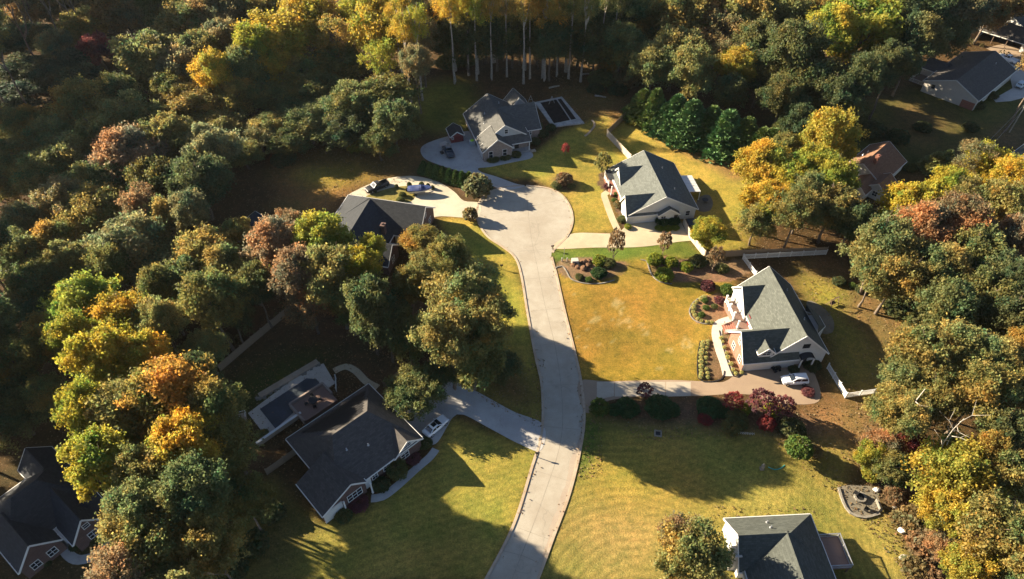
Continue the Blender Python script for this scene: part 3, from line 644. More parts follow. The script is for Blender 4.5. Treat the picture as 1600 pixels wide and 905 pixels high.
# E: pool house with solar panels
h = House('house', 'charcoal hip-roofed house with roof panels between the covered pool and the shaded lawn', (-30.1, 54.1), 43.5, 'sh_char', 'brick_dark', 'siding_white')
h.wing('u', 0, 15.2, -6.4, .7, 7.6, 3.0, 6.9, 3.0, hip0=4.5, hip1=4.3, ov=.3)
h.wing('v', -6.6, 0, 10.3, 12.7, 15.2, 3.0, 5.0, 3.0, endw=(1, 0), ov=.3, gable='siding_white')
h.wing('v', -6.9, -.2, -3.0, 2.2, 4.4, 2.7, 5.3, 3.2, endw=(1, 0), ov=.2, gable='brick_dark')
b = MB(); b.box((-1.4, -6.93, 1.3), (3.2, .1, 2.6)); b.build('siding_panel', M['siding_white'], h.root)
h.window(2.4, -6.9, 1.7, '-v', 2.4, 1.5, 3); h.window(12.7, -6.6, 3.7, '-v', 1.3, .8, 2); h.window(8.6, -6.4, 1.7, '-v', 1.1, 1.3, 2); h.window(6.4, -6.4, 1.7, '-v', .9, 1.3, 2); h.window(12.0, -6.6, 1.5, '-v', 1.4, 1.3, 2)
h.panel('front_door', 5.1, -6.4, 1.1, '-v', 1.0, 2.1, 'white'); h.posts([(4.9, -7.6), (.3, -7.4)], 0, 2.9, .2); h.panel('garage_door', 15.2, -2.5, 1.2, '+u', 4.8, 2.3, 'white', 4)
h.window(15.2, 4.0, 1.7, '+u', 1.2, 1.3, 2)
# black solar mats with stepped edge on the back slope, and one strip on the hip
def on_back(u, v): return 6.9 + .12 - (v - .7) * 3.9 / 6.9 + .05
sp = MB()
for i in range(9):
    v0, v1 = 1.35 + i * .62, 1.92 + i * .62; ua = 4.9 - i * .42 + .5; ub = 10.6 + .43 * i
    sp.slab([V((ua, v0, on_back(0, v0))), V((ub, v0, on_back(0, v0))), V((ub, v1, on_back(0, v1))), V((ua, v1, on_back(0, v1)))], .05)
M['solar'] = simple('black_solar_mat', (.012, .012, .014), .4, .3, 2); sp.build('solar_panel', M['solar'], h.root)
def on_hip(u): return 6.9 + .12 - (u - 10.9) * 3.9 / 4.3 + .05
sp = MB(); sp.slab([V((13.0, 4.4, on_hip(13.0))), V((14.2, 4.4, on_hip(14.2))), V((14.2, -.2, on_hip(14.2))), V((13.0, -.2, on_hip(13.0)))], .06); sp.build('solar_panel', M['solar'], h.root)
h.vents([(8, -3.2, 5.0), (5, -2.0, 5.6)]); h.done(); HE = h
# G: shaded corner house
o = P(120 / 4.02, 680 + 850 / 4.02)
h = House('house', 'dark-roofed house with two front gables in deep shade at the near left corner', (o.x, o.y), 53, 'sh_dark', 'brick_dark')
h.wing('u', .3, 12.6, 0, 5.2, 10.5, 3.0, 7.2, 3.0, hip0=4.8, hip1=4.0, ov=.3)
h.wing('v', 8, 13.0, 8.0, 10.3, 12.6, 3.0, 5.6, 3.0, endw=(0, 1), ov=.3); h.wing('v', -2.4, 5, .3, 3.0, 5.8, 3.0, 6.0, 3.0, endw=(1, 0), ov=.3); h.wing('v', -4.5, 5, 6.8, 9.2, 11.4, 3.0, 6.0, 3.0, endw=(1, 0), ov=.3)
h.wing('u', 9, 12.6, -3.2, -1.2, .9, 2.8, 4.6, 2.8, endw=(0, 1), ov=.3)
h.window(2.0, -2.4, 1.6, '-v', 1.1, 1.3, 2); h.window(4.3, -2.4, 1.6, '-v', 1.1, 1.3, 2); h.window(9.2, -4.5, 1.6, '-v', 1.2, 1.3, 2); h.window(9.2, -4.5, 4.1, '-v', .8, .8, 1); h.window(12.6, -1.2, 1.6, '+u', 1.0, 1.2, 2)
h.panel('front_door', 6.3, 0, 1.1, '-v', .9, 2.1, 'white'); h.posts([(6.2, -1.6)], 0, 2.9, .2); h.done(); HG = h
# R: house cut by the bottom edge
h = House('house', 'pale shingle-roofed house with a back deck cut by the bottom frame edge', (31.13, 40.17), 3, 'sh_green', 'siding_white')
h.wing('u', 0.1, 12.2, -1.2, 1.9, 5.9, 3.0, 6.5, 3.0, hip1=5.2, ov=.35)
h.wing('v', -12, 1.9, 1.0, 6.6, 12.2, 3.0, 6.5, 3.0, endw=(1, 0), ov=.35)
h.window(.1, 2.6, 1.7, '-u', .9, 1.3, 2); h.window(.1, 1.9, 4.6, '-u', .8, .9, 1); h.window(12.2, -3, 1.7, '+u', 1.2, 1.3, 2); h.window(12.2, 3.6, 1.7, '+u', 1.2, 1.3, 2); h.window(1.0, -5, 1.7, '-u', 1.0, 1.3, 2)
h.chimney(-.3, .6, 0, 4.4, .9, 1.4, 'siding_beige'); h.block('entry_roof', (1.1, -2.0, 2.75), (1.7, 1.2, .14), 'drive_tan'); h.posts([(.4, -2.5)], 0, 2.7, .2)
dk = MB(); dk.box((14.3, 1.0, 1.5), (3.4, 4.6, .14)); dk.build('deck', M['deckwood'], h.root); h.railing([(12.7, 3.3), (15.9, 3.3), (15.9, -1.2), (12.7, -1.2)], 1.57, .9, 'metal'); h.posts([(15.8, 3.2), (15.8, -1.1), (13, -1.1)], 0, 1.45, .15, 'wood_dark', 'deck_post')
h.vents([(5.2, 4.6, 4.5), (5.0, 3.3, 5.6)]); h.done(); HR = h
# H, I, J, K: houses on the next street
h = House('house', 'long beige-sided house with a sunroom and deck at the upper right', (115.1, 173.9), -48, 'sh_char', 'siding_beige')
h.wing('v', 0, 25, -1, 6.3, 13.2, 3.2, 6.2, 3.2, ov=.4); h.wing('u', -5.2, 0, 8.0, 11.5, 15, 2.8, 4.6, 2.8, endw=(1, 0), ov=.3)
h.window(1.6, 0, 2.4, '-v', .7, .9, 1, 'black'); h.window(-5.2, 11.5, 1.6, '-u', 2.2, 1.3, 3, 'black'); h.window(-5.2, 9.2, 1.6, '-u', .9, 1.3, 1, 'black'); h.window(13.2, 6, 1.7, '+u', 1.2, 1.3, 2); h.window(13.2, 18, 1.7, '+u', 1.2, 1.3, 2)
b = MB(); b.box((11.4, -.05, 1.0), (3.4, .1, 2.0)); b.build('brick_panel', M['brick_red'], h.root)
h.block('deck', (-3.2, 4.5, .9), (4.4, 6.4, .16), 'wood_dark'); h.railing([(-1.1, 1.4), (-5.3, 1.4), (-5.3, 7.6)], .98, .95, 'siding_beige'); h.panel('front_door', 13.2, 12, 1.1, '+u', 1.0, 2.1, 'white'); h.vents([(9, 20, 5.2)]); h.done(); HH = h
h = House('house', 'white-gabled house with a carport cut by the far right corner', (115.1, 173.9), -48, 'sh_char', 'siding_white')
h.wing('u', -4.5, 16, 45, 49.5, 56, 3.0, 5.6, 3.0, ov=.3, side=(0, 1), endw=(1, 1)); h.wing('v', 52, 72, -6, 1, 8, 3.2, 6.6, 3.2, ov=.3); h.wing('v', 46, 56, 8, 13, 18, 3.2, 6.6, 3.2, ov=.3)
h.posts([(-4.2, 45.2), (0, 45.2), (4, 45.2), (8, 45.2)], 0, 2.9, .18, 'wood_dark', 'carport_post'); h.window(1, 52, 4.6, '-v', .9, .9, 1); h.window(13, 46, 1.8, '-v', 1.2, 1.3, 2); h.done(); HI = h
h = House('house', 'brown-shingled house with chimney among yellow trees at the right', (80.16, 132.2), -46, 'sh_brown', 'siding_white')
h.wing('v', 0, 12.8, -2.5, 1.0, 6.2, 3.0, 5.5, 2.6, ov=.3); h.wing('v', -3, 2.6, 4, 6.6, 9.0, 2.4, 4.2, 2.4, endw=(1, 1), ov=.3); h.wing('v', -6, 0, 1.5, 3.6, 5.4, 2.4, 3.9, 2.4, endw=(1, 0), ov=.3)
h.window(-.5, 0, 1.7, '-v', 1.1, 1.3, 2); h.window(-2.5, 6, 1.7, '-u', 1.1, 1.3, 2); h.window(6.6, -3, 1.5, '-v', 1.0, 1.2, 2); h.chimney(2.4, 3.4, 3.5, 6.6, .8, 1.0, 'brick_red'); h.vents([(-1, 7, 4.6), (-1.2, 5, 4.5)]); h.done(); HJ = h
o = P(1556, 258, 3)
h = House('house', 'grey-roofed house mostly hidden behind trees at the right edge', (o.x, o.y), 38, 'sh_grey', 'siding_white')
h.wing('u', 0.4, 16, -9, -4.5, -.4, 3.0, 5.8, 3.0); h.window(.4, -4.5, 1.7, '-u', 1.1, 1.3, 2); h.window(6, -.4, 1.7, '+v', 1.1, 1.3, 2); h.done()
# sheds
o = P(330 + 340 / 7.54, 280 + 600 / 7.54, 3.8)
h = House('shed', 'grey shed with a lean-to front in the shadow at the left woods edge', (o.x, o.y), 77, 'sh_dark', 'siding_grey'); h.root['category'] = 'shed'
h.wing('u', 0, 6.2, -2.0, 0, 1.6, 2.3, 3.7, 2.3, ov=.25); h.window(1.4, -2.0, 1.4, '-v', .7, .8, 2); h.panel('door', 4.0, -2.0, 1.0, '-v', 1.8, 1.9, 'metal'); h.done()
o = P(715, 224)
h = House('shed', 'small red garden shed with black roof beside the brick house driveway', (o.x - 1.6, o.y), 17, 'sh_dark', 'redpaint'); h.root['category'] = 'shed'
h.wing('v', 0, 3.8, 0, 1.6, 3.2, 2.0, 3.1, 2.0, ov=.25); h.panel('door', 1.6, 0, .95, '-v', 1.5, 1.8, 'redpaint'); h.window(.45, 0, 1.3, '-v', .4, .5, 1); h.done()
# ---------------------------------------------------------------- vehicles (local x forward, z up)
def car(name, label, p, ang, kind='suv', paint='carwhite', roofglass=False, group=None):
    t = thing(name, label, {'suv': 'car', 'sedan': 'car', 'pickup': 'pickup truck'}[kind], (p[0], p[1], .03), ang, group)
    S = {'suv': dict(L=4.6, W=1.86, hood=1.02, belt=1.08, roof=1.68, c=(-2.15, 1.0), r=(-1.95, .15), tail=1.08), 'sedan': dict(L=4.8, W=1.84, hood=.90, belt=.98, roof=1.44, c=(-1.75, .95), r=(-1.0, .05), tail=1.02),
         'pickup': dict(L=5.8, W=1.95, hood=1.15, belt=1.2, roof=1.85, c=(-.75, 1.25), r=(-.6, .5), tail=1.15)}[kind]
    L, W = S['L'] / 2, S['W'] / 2; b = MB()
    st = [(-L, .80, .45, S['tail'] - .18), (-L + .15, .94, .30, S['tail']), (-L * .62, 1, .24, S['belt']), (S['c'][0] + .5, 1, .24, S['belt']), (S['c'][1], 1, .24, S['belt'] - .02), (L * .75, .96, .24, S['hood']), (L - .18, .88, .28, S['hood'] - .14), (L, .70, .42, S['hood'] - .36)]
    rings = []
    for x, wf, z0, z1 in st:
        w = W * wf; rings.append([V((x, -w * .9, z0)), V((x, -w, z0 + .25)), V((x, -w, z1 - .22)), V((x, -w * .86, z1)), V((x, w * .86, z1)), V((x, w, z1 - .22)), V((x, w, z0 + .25)), V((x, w * .9, z0))])
    for i in range(len(rings) - 1):
        for j in range(8):
            k = (j + 1) % 8; q = [rings[i][j], rings[i][k], rings[i + 1][k], rings[i + 1][j]]
            if kind == 'pickup' and j == 3 and st[i + 1][0] < S['c'][0] + .6: continue
            m = sum(q, V()) / 4; b.face(q, (0, m.y, m.z - .65) if j != 7 else (0, 0, -1))
    b.face(rings[0], (-1, 0, 0)); b.face(rings[-1], (1, 0, 0))
    (c0, c1), (r0, r1) = S['c'], S['r']; zb, zr = S['belt'] - .02, S['roof']; wb, wr = W * .88, W * .72
    B = [V((c0, -wb, zb)), V((c1, -wb, zb)), V((c1, wb, zb)), V((c0, wb, zb))]; T_ = [V((r0, -wr, zr - .07)), V((r1, -wr, zr - .07)), V((r1, wr, zr - .07)), V((r0, wr, zr - .07))]
    U_ = [V((r0 + .15, -wr * .8, zr)), V((r1 - .2, -wr * .8, zr)), V((r1 - .2, wr * .8, zr)), V((r0 + .15, wr * .8, zr))]
    cc = V(((c0 + c1) / 2, 0, (zb + zr) / 2)); names = ('side_window', 'windscreen', 'side_window', 'rear_window')
    for i in range(4):
        j = (i + 1) % 4; q = [B[i], B[j], T_[j], T_[i]]; m = sum(q, V()) / 4; b.face(q, m - cc); q2 = [T_[i], T_[j], U_[j], U_[i]]; b.face(q2, (0, 0, 1))
    b.face(U_, (0, 0, 1))
    if kind == 'pickup':
        x0, x1 = -L + .12, c0; b.box(((x0 + x1) / 2, 0, .62), (x1 - x0, W * 1.5, .06))
        for sy in (-1, 1): b.box(((x0 + x1) / 2, sy * W * .84, .88), (x1 - x0, .12, .6))
        b.box((x0, 0, .88), (.1, W * 1.6, .6)); b.box((x1 - .06, 0, .9), (.08, W * 1.6, .55))
    body = b.build('body', M[paint], t)
    for i in range(4):
        j = (i + 1) % 4; q = [B[i], B[j], T_[j], T_[i]]; m = sum(q, V()) / 4; n = (q[1] - q[0]).cross(q[3] - q[0]).normalized(); n = n if n.dot(m - cc) > 0 else -n
        q = [m + (p_ - m) * .86 + n * .012 for p_ in q]; g = MB()
        if names[i] == 'side_window':
            for a_, c_ in ((0, .47), (.53, 1)): g.face([q[0].lerp(q[1], a_), q[0].lerp(q[1], c_), q[3].lerp(q[2], c_), q[3].lerp(q[2], a_)], n)
        else: g.face(q, n)
        g.build(names[i], M['autoglass'], t)
    if roofglass:
        g = MB(); g.box((-.35, 0, zr + .006), (.8, wr * 1.25, .01)); g.build('sunroof', M['autoglass'], t)
    if kind == 'suv':
        for sy in (-1, 1): g = MB(); g.bar((r0 + .2, sy * wr * .9, zr + .03), (r1 - .2, sy * wr * .9, zr + .03), .05, .05); g.build('roof_rail', M['metal'], t)
    for sx in (-1, 1):
        for sy in (-1, 1):
            x, y = sx * L * .62, sy * (W - .1); w = MB(); w.tube([(x, y - .11, .34), (x, y + .11, .34)], [.345, .345], 16); wo = w.build('wheel', M['rubber'], t)
            w = MB(); w.tube([(x, y + sy * .112 - .01, .34), (x, y + sy * .112 + .01, .34)], [.21, .21], 12); w.build('rim', M['rim'], wo)
            g = MB(); lx = sx * (L - .10); g.box((lx, sy * W * .66, S['hood'] - .30 if sx > 0 else S['tail'] - .28), (.14, .34, .14)); g.build('headlight' if sx > 0 else 'taillight', M['lamp' if sx > 0 else 'redlamp'], t)
    for sy in (-1, 1): g = MB(); g.box((c1 - .35, sy * (W + .07), S['belt']), (.14, .18, .12)); g.build('wing_mirror', M[paint], t)
    for sx in (-1, 1): g = MB(); g.box((sx * (L + .01), 0, .48), (.1, W * 1.3, .18)); g.build('bumper', M['black'], t)
    return t
def head(a, b): d = P(*b) - P(*a); return math.atan2(d.y, d.x)
car('parked_car', 'white estate-style car parked in shade beside the white fence', P(1240, 597), R(183), 'suv')
car('parked_car', 'white saloon with a black sunroof on the grey driveway', P(681, 669), head((668, 680), (695, 657)), 'sedan', 'carwhite', True)
car('pickup_truck', 'slate-grey pickup on the driveway pad beside the red shed', P(701, 239), head((706, 248), (696, 228)), 'pickup', 'cargrey')
car('pickup_truck', 'black pickup on the looping driveway behind the boat', P(590, 295), head((608, 287), (574, 301)), 'pickup', 'carblack')
car('pickup_truck', 'white pickup with a dark bed beside the beige house', P(1573, 95), head((1588, 98), (1562, 88)), 'pickup', 'carwhite')
car('parked_car', 'pale silver car on the beige house driveway', P(1594, 135), head((1584, 142), (1600, 128)), 'suv', 'carsilver')
car('parked_car', 'dark car cut off at the right edge near the carport', P(1598, 106), head((1590, 100), (1606, 112)), 'sedan', 'cargrey')
# boat on its trailer
bp = P(656, 302); ba = head((638, 302), (674, 301))
t = thing('boat_trailer', 'low grey trailer carrying the blue-covered boat', 'trailer', (bp.x, bp.y, .03), ba); b = MB()
for sy in (-1, 1): b.bar((-2.4, sy * .7, .45), (1.8, sy * .6, .45), .1, .12); b.bar((1.8, sy * .6, .45), (3.2, 0, .45), .1, .12)
for x in (-2.2, -.5, 1.2): b.bar((x, -.7, .45), (x, .7, .45), .1, .1)
b.build('frame', M['metal'], t)
for sy in (-1, 1): w = MB(); w.tube([(-.8, sy * .95 - .1, .3), (-.8, sy * .95 + .1, .3)], [.3, .3], 14); w.build('wheel', M['rubber'], t); w = MB(); w.box((-.8, sy * .95, .64), (.9, .26, .05)); w.build('mudguard', M['metal'], t)
w = MB(); w.tube([(2.9, 0, .05), (2.9, 0, .6)], [.05, .05], 8); w.build('jack_stand', M['metal'], t)
t = thing('boat', 'motorboat under a wrinkled blue cover on the pale looping driveway', 'boat', (bp.x, bp.y, .55), ba); b = MB(); cv = MB(); hr = []; cr_ = []
for x, w, zk, zg, zc in ((-2.7, .95, .0, .85, .95), (-2, 1.05, -.05, .9, 1.15), (-1, 1.1, -.06, .95, 1.25), (0, 1.1, -.05, 1.0, 1.55), (.5, 1.05, -.02, 1.02, 1.7), (1.2, .92, .08, 1.06, 1.3), (2.1, .6, .28, 1.12, 1.2), (2.9, .06, .7, 1.18, 1.2)):
    hr.append([V((x, -w, zg)), V((x, -w * .85, zk + .35)), V((x, 0, zk)), V((x, w * .85, zk + .35)), V((x, w, zg))]); e = w + .05
    cr_.append([V((x, -e, zg - .18)), V((x, -e, zg + .03)), V((x, -e * .55, (zg + zc) / 2 + .05)), V((x, 0, zc)), V((x, e * .55, (zg + zc) / 2 + .05)), V((x, e, zg + .03)), V((x, e, zg - .18))])
for rg, mb in ((hr, b), (cr_, cv)):
    for i in range(len(rg) - 1):
        for j in range(len(rg[0]) - 1):
            q = [rg[i][j], rg[i][j + 1], rg[i + 1][j + 1], rg[i + 1][j]]; m = sum(q, V()) / 4; mb.face(q, (0, m.y, m.z - .6))
b.face(hr[0], (-1, 0, 0)); cv.face(cr_[0], (-1, 0, 0)); b.build('hull', M['white'], t); cv.build('cover', M['bluecover'], t); w = MB(); w.box((-2.9, 0, .55), (.4, .4, .8)); w.build('outboard_motor', M['black'], t)
# riding mower by the garage
p = P(1212, 578); t = thing('riding_mower', 'small dark ride-on machine parked by the white house garage', 'mower', p, R(20)); b = MB(); b.box((.35, 0, .55), (.8, .6, .4)); b.box((-.35, 0, .4), (.8, .7, .2)); b.build('body', M['black'], t)
b = MB(); b.box((-.35, 0, .62), (.45, .5, .12)); b.box((-.58, 0, .85), (.1, .5, .4)); b.build('seat', M['black'], t)
for x, r in ((.5, .22), (-.45, .32)):
    for sy in (-1, 1): w = MB(); w.tube([(x, sy * .48 - .09, r), (x, sy * .48 + .09, r)], [r, r], 12); w.build('wheel', M['rubber'], t)
b = MB(); b.bar((.05, 0, .7), (-.1, 0, 1.0), .04, .04); b.tube([(-.1, -.16, 1.0), (-.1, .16, 1.0)], [.02, .02], 6); b.build('steering_wheel', M['black'], t)
# basketball hoop, bin, mailbox, boxes
p = P(692, 241); t = thing('basketball_hoop', 'free-standing basketball hoop with grey backboard at the driveway pad edge', 'basketball hoop', p, R(-60))
b = MB(); b.box((-.5, 0, .2), (1.0, .7, .35)); b.build('base', M['black'], t); b = MB(); b.tube([(-.3, 0, .3), (-.1, 0, 2.2), (.35, 0, 3.0)], [.06, .06, .05], 8); b.build('pole', M['black'], t)
b = MB(); b.box((.4, 0, 3.2), (.05, 1.8, 1.1)); b.build('backboard', M['metal'], t); b = MB(); b.tube([(.43 + .23 - .23 * math.cos(a), .23 * math.sin(a), 2.9) for a in [math.pi * 2 * i / 12 for i in range(13)]], [.015] * 13, 5); b.build('rim', M['redlamp'], t)
p = P(738, 226); t = thing('trash_bin', 'pale bin with lime-green top beside the brick house garage', 'bin', p, R(17)); b = MB()
for i in range(4):
    s_ = .62; z0 = 0
b.box((0, 0, .55), (1.3, 1.1, 1.1)); b.box((0, 0, 1.12), (1.38, 1.18, .08)); b.build('box', M['carsilver'], t); b = MB(); b.tube([(0, 0, 1.16), (0, 0, 1.34), (0, 0, 1.42)], [.48, .44, .2], 14); b.build('lid', M['limelid'], t)
b = MB(); b.box((.9, -.2, .3), (.3, .3, .6)); b.tube([(.9, -.2, .6), (.9, -.2, .68)], [.16, .12], 8); b.build('side_tank', M['black'], t)
def mailbox(px, py, ang, label):
    t = thing('mailbox', label, 'mailbox', P(px, py), R(ang), 'roadside mailboxes'); b = MB(); b.box((0, 0, .55), (.11, .11, 1.1)); b.bar((0, 0, .75), (.35, 0, 1.05), .07, .07); b.build('post', M['black'], t)
    b = MB(); sec = [(-.12, 0), (-.12, .14)] + [(-.12 * math.cos(a), .14 + .12 * math.sin(a)) for a in [math.pi * i / 6 for i in range(1, 6)]] + [(.12, .14), (.12, 0)]
    k = len(sec); A_ = [V((-.2, y, 1.1 + z)) for y, z in sec]; B_ = [V((.42, y, 1.1 + z)) for y, z in sec]
    for i in range(k): q = [A_[i], A_[(i + 1) % k], B_[(i + 1) % k], B_[i]]; m = sum(q, V()) / 4; b.face(q, (0, m.y, m.z - 1.2))
    b.face(A_, (-1, 0, 0)); b.face(B_, (1, 0, 0)); b.build('box', M['black'], t); b = MB(); b.box((.25, .14, 1.33), (.1, .02, .16)); b.build('flag', M['redlamp'], t)
mailbox(838, 714, -10, 'black mailbox at the kerb below the grey driveway mouth'); mailbox(864, 391, 190, 'black mailbox on the green strip at the tan driveway mouth'); mailbox(783, 421, 0, 'short black mailbox post on the lawn left of the road')
p = P(898, 411); t = thing('utility_box', 'pale utility cabinet on the green strip by the mulch bed', 'utility box', p, R(5)); b = MB(); b.box((0, 0, .45), (1.3, 1.0, .9)); b.box((0, 0, .93), (1.36, 1.06, .06)); b.build('cabinet', M['siding_beige'], t); b = MB(); b.box((0, 0, .03), (1.7, 1.4, .1)); b.build('pad', M['kerb'], t); b = MB(); b.box((0, -.51, .45), (1.0, .03, .7)); b.build('door', M['metal'], t)
for px, lab in ((878, 'left grey meter pedestal on the green strip'), (886, 'right grey meter pedestal on the green strip')):
    t = thing('meter_pedestal', lab, 'pedestal', P(px, 408), 0, 'meter pedestals'); b = MB(); b.tube([(0, 0, 0), (0, 0, .8)], [.12, .12], 10); b.build('post', M['metal'], t); b = MB(); b.tube([(0, 0, .8), (0, 0, .95)], [.14, .06], 10); b.build('cap', M['siding_beige'], t)
p = P(881, 403); t = thing('street_sign_post', 'thin grey post standing on the green strip', 'post', p); b = MB(); b.tube([(0, 0, 0), (0, 0, 2.8)], [.05, .04], 8); b.build('post', M['metal'], t); b = MB(); b.tube([(0, 0, 2.8), (0, 0, 2.95)], [.08, .03], 8); b.build('cap', M['metal'], t)
# mounds of rust-brown soil in the bed
mm = MB()
for i, (px, py, w) in enumerate(((897, 414, .75), (903, 418, .65), (913, 410, .8), (920, 409, .7), (912, 420, .85), (919, 415, .7))):
    b = MB(); rr_ = random.Random(i); n = 12; rg = []
    for r_, z in ((1, 0), (.85, .4), (.55, .68), (.2, .8)): rg.append([V((math.cos(a) * w * r_ * rr_.uniform(.85, 1.15), math.sin(a) * w * r_ * rr_.uniform(.85, 1.15), z * w * rr_.uniform(.85, 1.1))) for a in [2 * math.pi * k / n for k in range(n)]])
    for a_ in range(3):
        for k in range(n): b.face([rg[a_][k], rg[a_][(k + 1) % n], rg[a_ + 1][(k + 1) % n], rg[a_ + 1][k]], (0, 0, 1))
    b.face(rg[3], (0, 0, 1)); M.setdefault('mound', simple('rust_brown_clump', (.15, .085, .05), .95, .4, 3, 0, .1, .06)); o = b.build('grass_mound', M['mound'], None, True, P(px, py)); tag(o, 'rust-brown clump of cut-back grass in the roadside mulch bed', 'clump', 'brown clumps in the roadside bed')
# edging strips
def strip(name, pts, w, h, mat, label, cat='edging'):
    b = MB(); b.ribbon(smooth_path(pix(pts), .7), w, 0, h); o = b.build(name, M[mat]); tag(o, label, cat); return o
strip('bed_edging', [(866, 420), (878, 416), (886, 426), (892, 436), (912, 443), (940, 443), (960, 438)], .22, .14, 'stone', 'pale curved stone edging of the roadside mulch bed')
strip('bed_edging', [(1001, 406), (1010, 408), (1014, 420), (1020, 432), (1032, 441), (1050, 444)], .22, .14, 'stone', 'pale curved stone edging left of the yellow-green shrubs')
strip('bed_edging', [(1094, 533), (1090, 560), (1092, 592), (1110, 597), (1128, 592), (1132, 580)], .2, .12, 'black', 'dark edging round the planted strip left of the pale walk')
strip('bed_edging', [(1097, 463), (1082, 474), (1077, 488), (1084, 500), (1098, 506), (1116, 506)], .2, .12, 'stone', 'stone edging round the bed in front of the brick-stepped porch')
strip('bed_edging', [(1124, 517), (1132, 550), (1146, 588), (1158, 586), (1163, 580)], .2, .12, 'black', 'dark edging between the pale walk and the brick garage end')
strip('curved_border', [(925, 188), (929, 196), (922, 206), (914, 213)], .5, .15, 'kerb', 'short curved concrete border on the lawn right of the black pool', 'border')
strip('patio_edging', [(1310, 763), (1317, 785), (1328, 802), (1350, 809), (1374, 803)], .35, .25, 'stone', 'rough stone edging round the fire-pit patio')
# ---------------------------------------------------------------- fences
def fence(label, pts, h, mat, post=2.4, rail=False, cap=None):
    g = pix(pts); a0 = g[0]; t = thing('fence', label, 'fence', a0); b = MB(); posts = []
    for i in range(len(g) - 1):
        a, c = g[i] - a0, g[i + 1] - a0; L = (c - a).length; n = max(1, round(L / post)); d = (c - a) / L; nn = V((-d.y, d.x, 0))
        if rail:
            for z in (h * .92, h * .12): b.bar(a + V((0, 0, z)), c + V((0, 0, z)), .09, .11)
            k = int(L / .15)
            for j in range(k): p_ = a.lerp(c, (j + .5) / k); b.box(p_ + V((0, 0, h * .52)), (.075, .03, h * .8), math.atan2(d.y, d.x))
        else:
            k = max(1, int(L / 1.2))
            b.bar(a + V((0, 0, h / 2)), c + V((0, 0, h / 2)), .04, h)
            for z in (.3, h - .3): b.bar(a + nn * -.045 + V((0, 0, z)), c + nn * -.045 + V((0, 0, z)), .05, .1)
        for j in range(n + (1 if i == len(g) - 2 else 0)): posts.append(a.lerp(c, j / n))
    b.build('panel', M[mat], t)
    for p_ in posts[:100]:
        q = MB(); q.box(p_ + V((0, 0, (h + .12) / 2)), (.13, .13, h + .12)); q.box(p_ + V((0, 0, h + .14)), (.18, .18, .06)); q.build('post', M[mat], t)
fence('sunlit-pale board fence running down to the white house from the bend', [(948, 213), (985, 252)], 1.9, 'wood_pale'); fence('shaded brown board fence from the bend towards the evergreens', [(949, 212), (990, 172)], 1.9, 'wood_fence')
fence('pale board fence along the tan driveway below the round yellow tree', [(1067, 350), (1078, 374), (1100, 402)], 1.8, 'wood_pale'); fence('brown board fence behind the mulch bed under the yellow trees', [(1101, 403), (1160, 400), (1290, 396)], 1.7, 'wood_fence')
fence('white picket fence in front of the brown board fence', [(1180, 432), (1160, 405), (1290, 398)], 1.3, 'trim', 2.4, True); fence('white picket fence turning the corner beside the parked estate car', [(1292, 576), (1320, 622), (1387, 612)], 1.4, 'trim', 2.4, True)
fence('weathered board fence at the edge of the left woods', [(345, 580), (395, 537), (455, 487)], 1.8, 'wood_fence'); fence('brown board fence between the dark back yard and the big trees', [(522, 478), (590, 520), (660, 557)], 1.6, 'wood_fence')
fence('dark low fence between the pool yard and the grey driveway', [(600, 606), (640, 575), (650, 558)], 1.4, 'wood_dark'); fence('board fence from the charcoal house back to the left', [(418, 742), (445, 723), (468, 706)], 1.6, 'wood_fence')
t = thing('retaining_wall', 'long white-topped wall beside the rectangular covered pool', 'wall', P(403, 698)); g = [P(403, 698) - P(403, 698), P(472, 650) - P(403, 698)]; b = MB(); b.bar(g[0] + V((0, 0, .5)), g[1] + V((0, 0, .5)), .3, 1.0); b.build('wall_face', M['kerb'], t); b = MB(); b.bar(g[0] + V((0, 0, 1.05)), g[1] + V((0, 0, 1.05)), .42, .1); b.build('coping', M['trim'], t)
fence('white railing on the patio step beside the covered pool', [(525, 592), (526, 612)], 1.0, 'trim', 1.5, True)
# ---------------------------------------------------------------- pools
def world(pts, o): return [V((a - o[0], b - o[1], 0)) for a, b in pts]
o = (12.5, 163); t = thing('swimming_pool', 'swimming pool under a leaf-strewn black cover with a white deck', 'swimming pool', (*o, 0))
out = world([(6.2, 168.2), (13.8, 171.2), (19.0, 157.5), (10.6, 155.6)], o); inn = world([(7.7, 168.0), (13.5, 170.2), (17.0, 159.6), (11.0, 157.4)], o); b = MB()
for i in range(4): j = (i + 1) % 4; b.slab([out[i] + V((0, 0, .25)), out[j] + V((0, 0, .25)), inn[j] + V((0, 0, .25)), inn[i] + V((0, 0, .25))], .3)
M['pooldeck'] = simple('pale_pool_deck', (.40, .39, .37), .6, .3, .6); b.build('deck', M['pooldeck'], t); b = MB(); b.poly(inn, .16, .1); b.build('cover', M['poolcover_leafy'], t)
b = MB(); a_, c_ = inn[1].lerp(inn[0], .2), inn[2].lerp(inn[3], .25); b.bar(a_ + V((0, 0, .2)), c_ + V((0, 0, .2)), .35, .06); b.build('cover_strap', M['metal'], t)
b = MB()
for i in range(9): p_ = out[3].lerp(out[2], (i + .5) / 9) + V((0, .5, .28)); b.box(p_, (.45, .5, .08))
b.build('cover_weights', M['metal'], t)
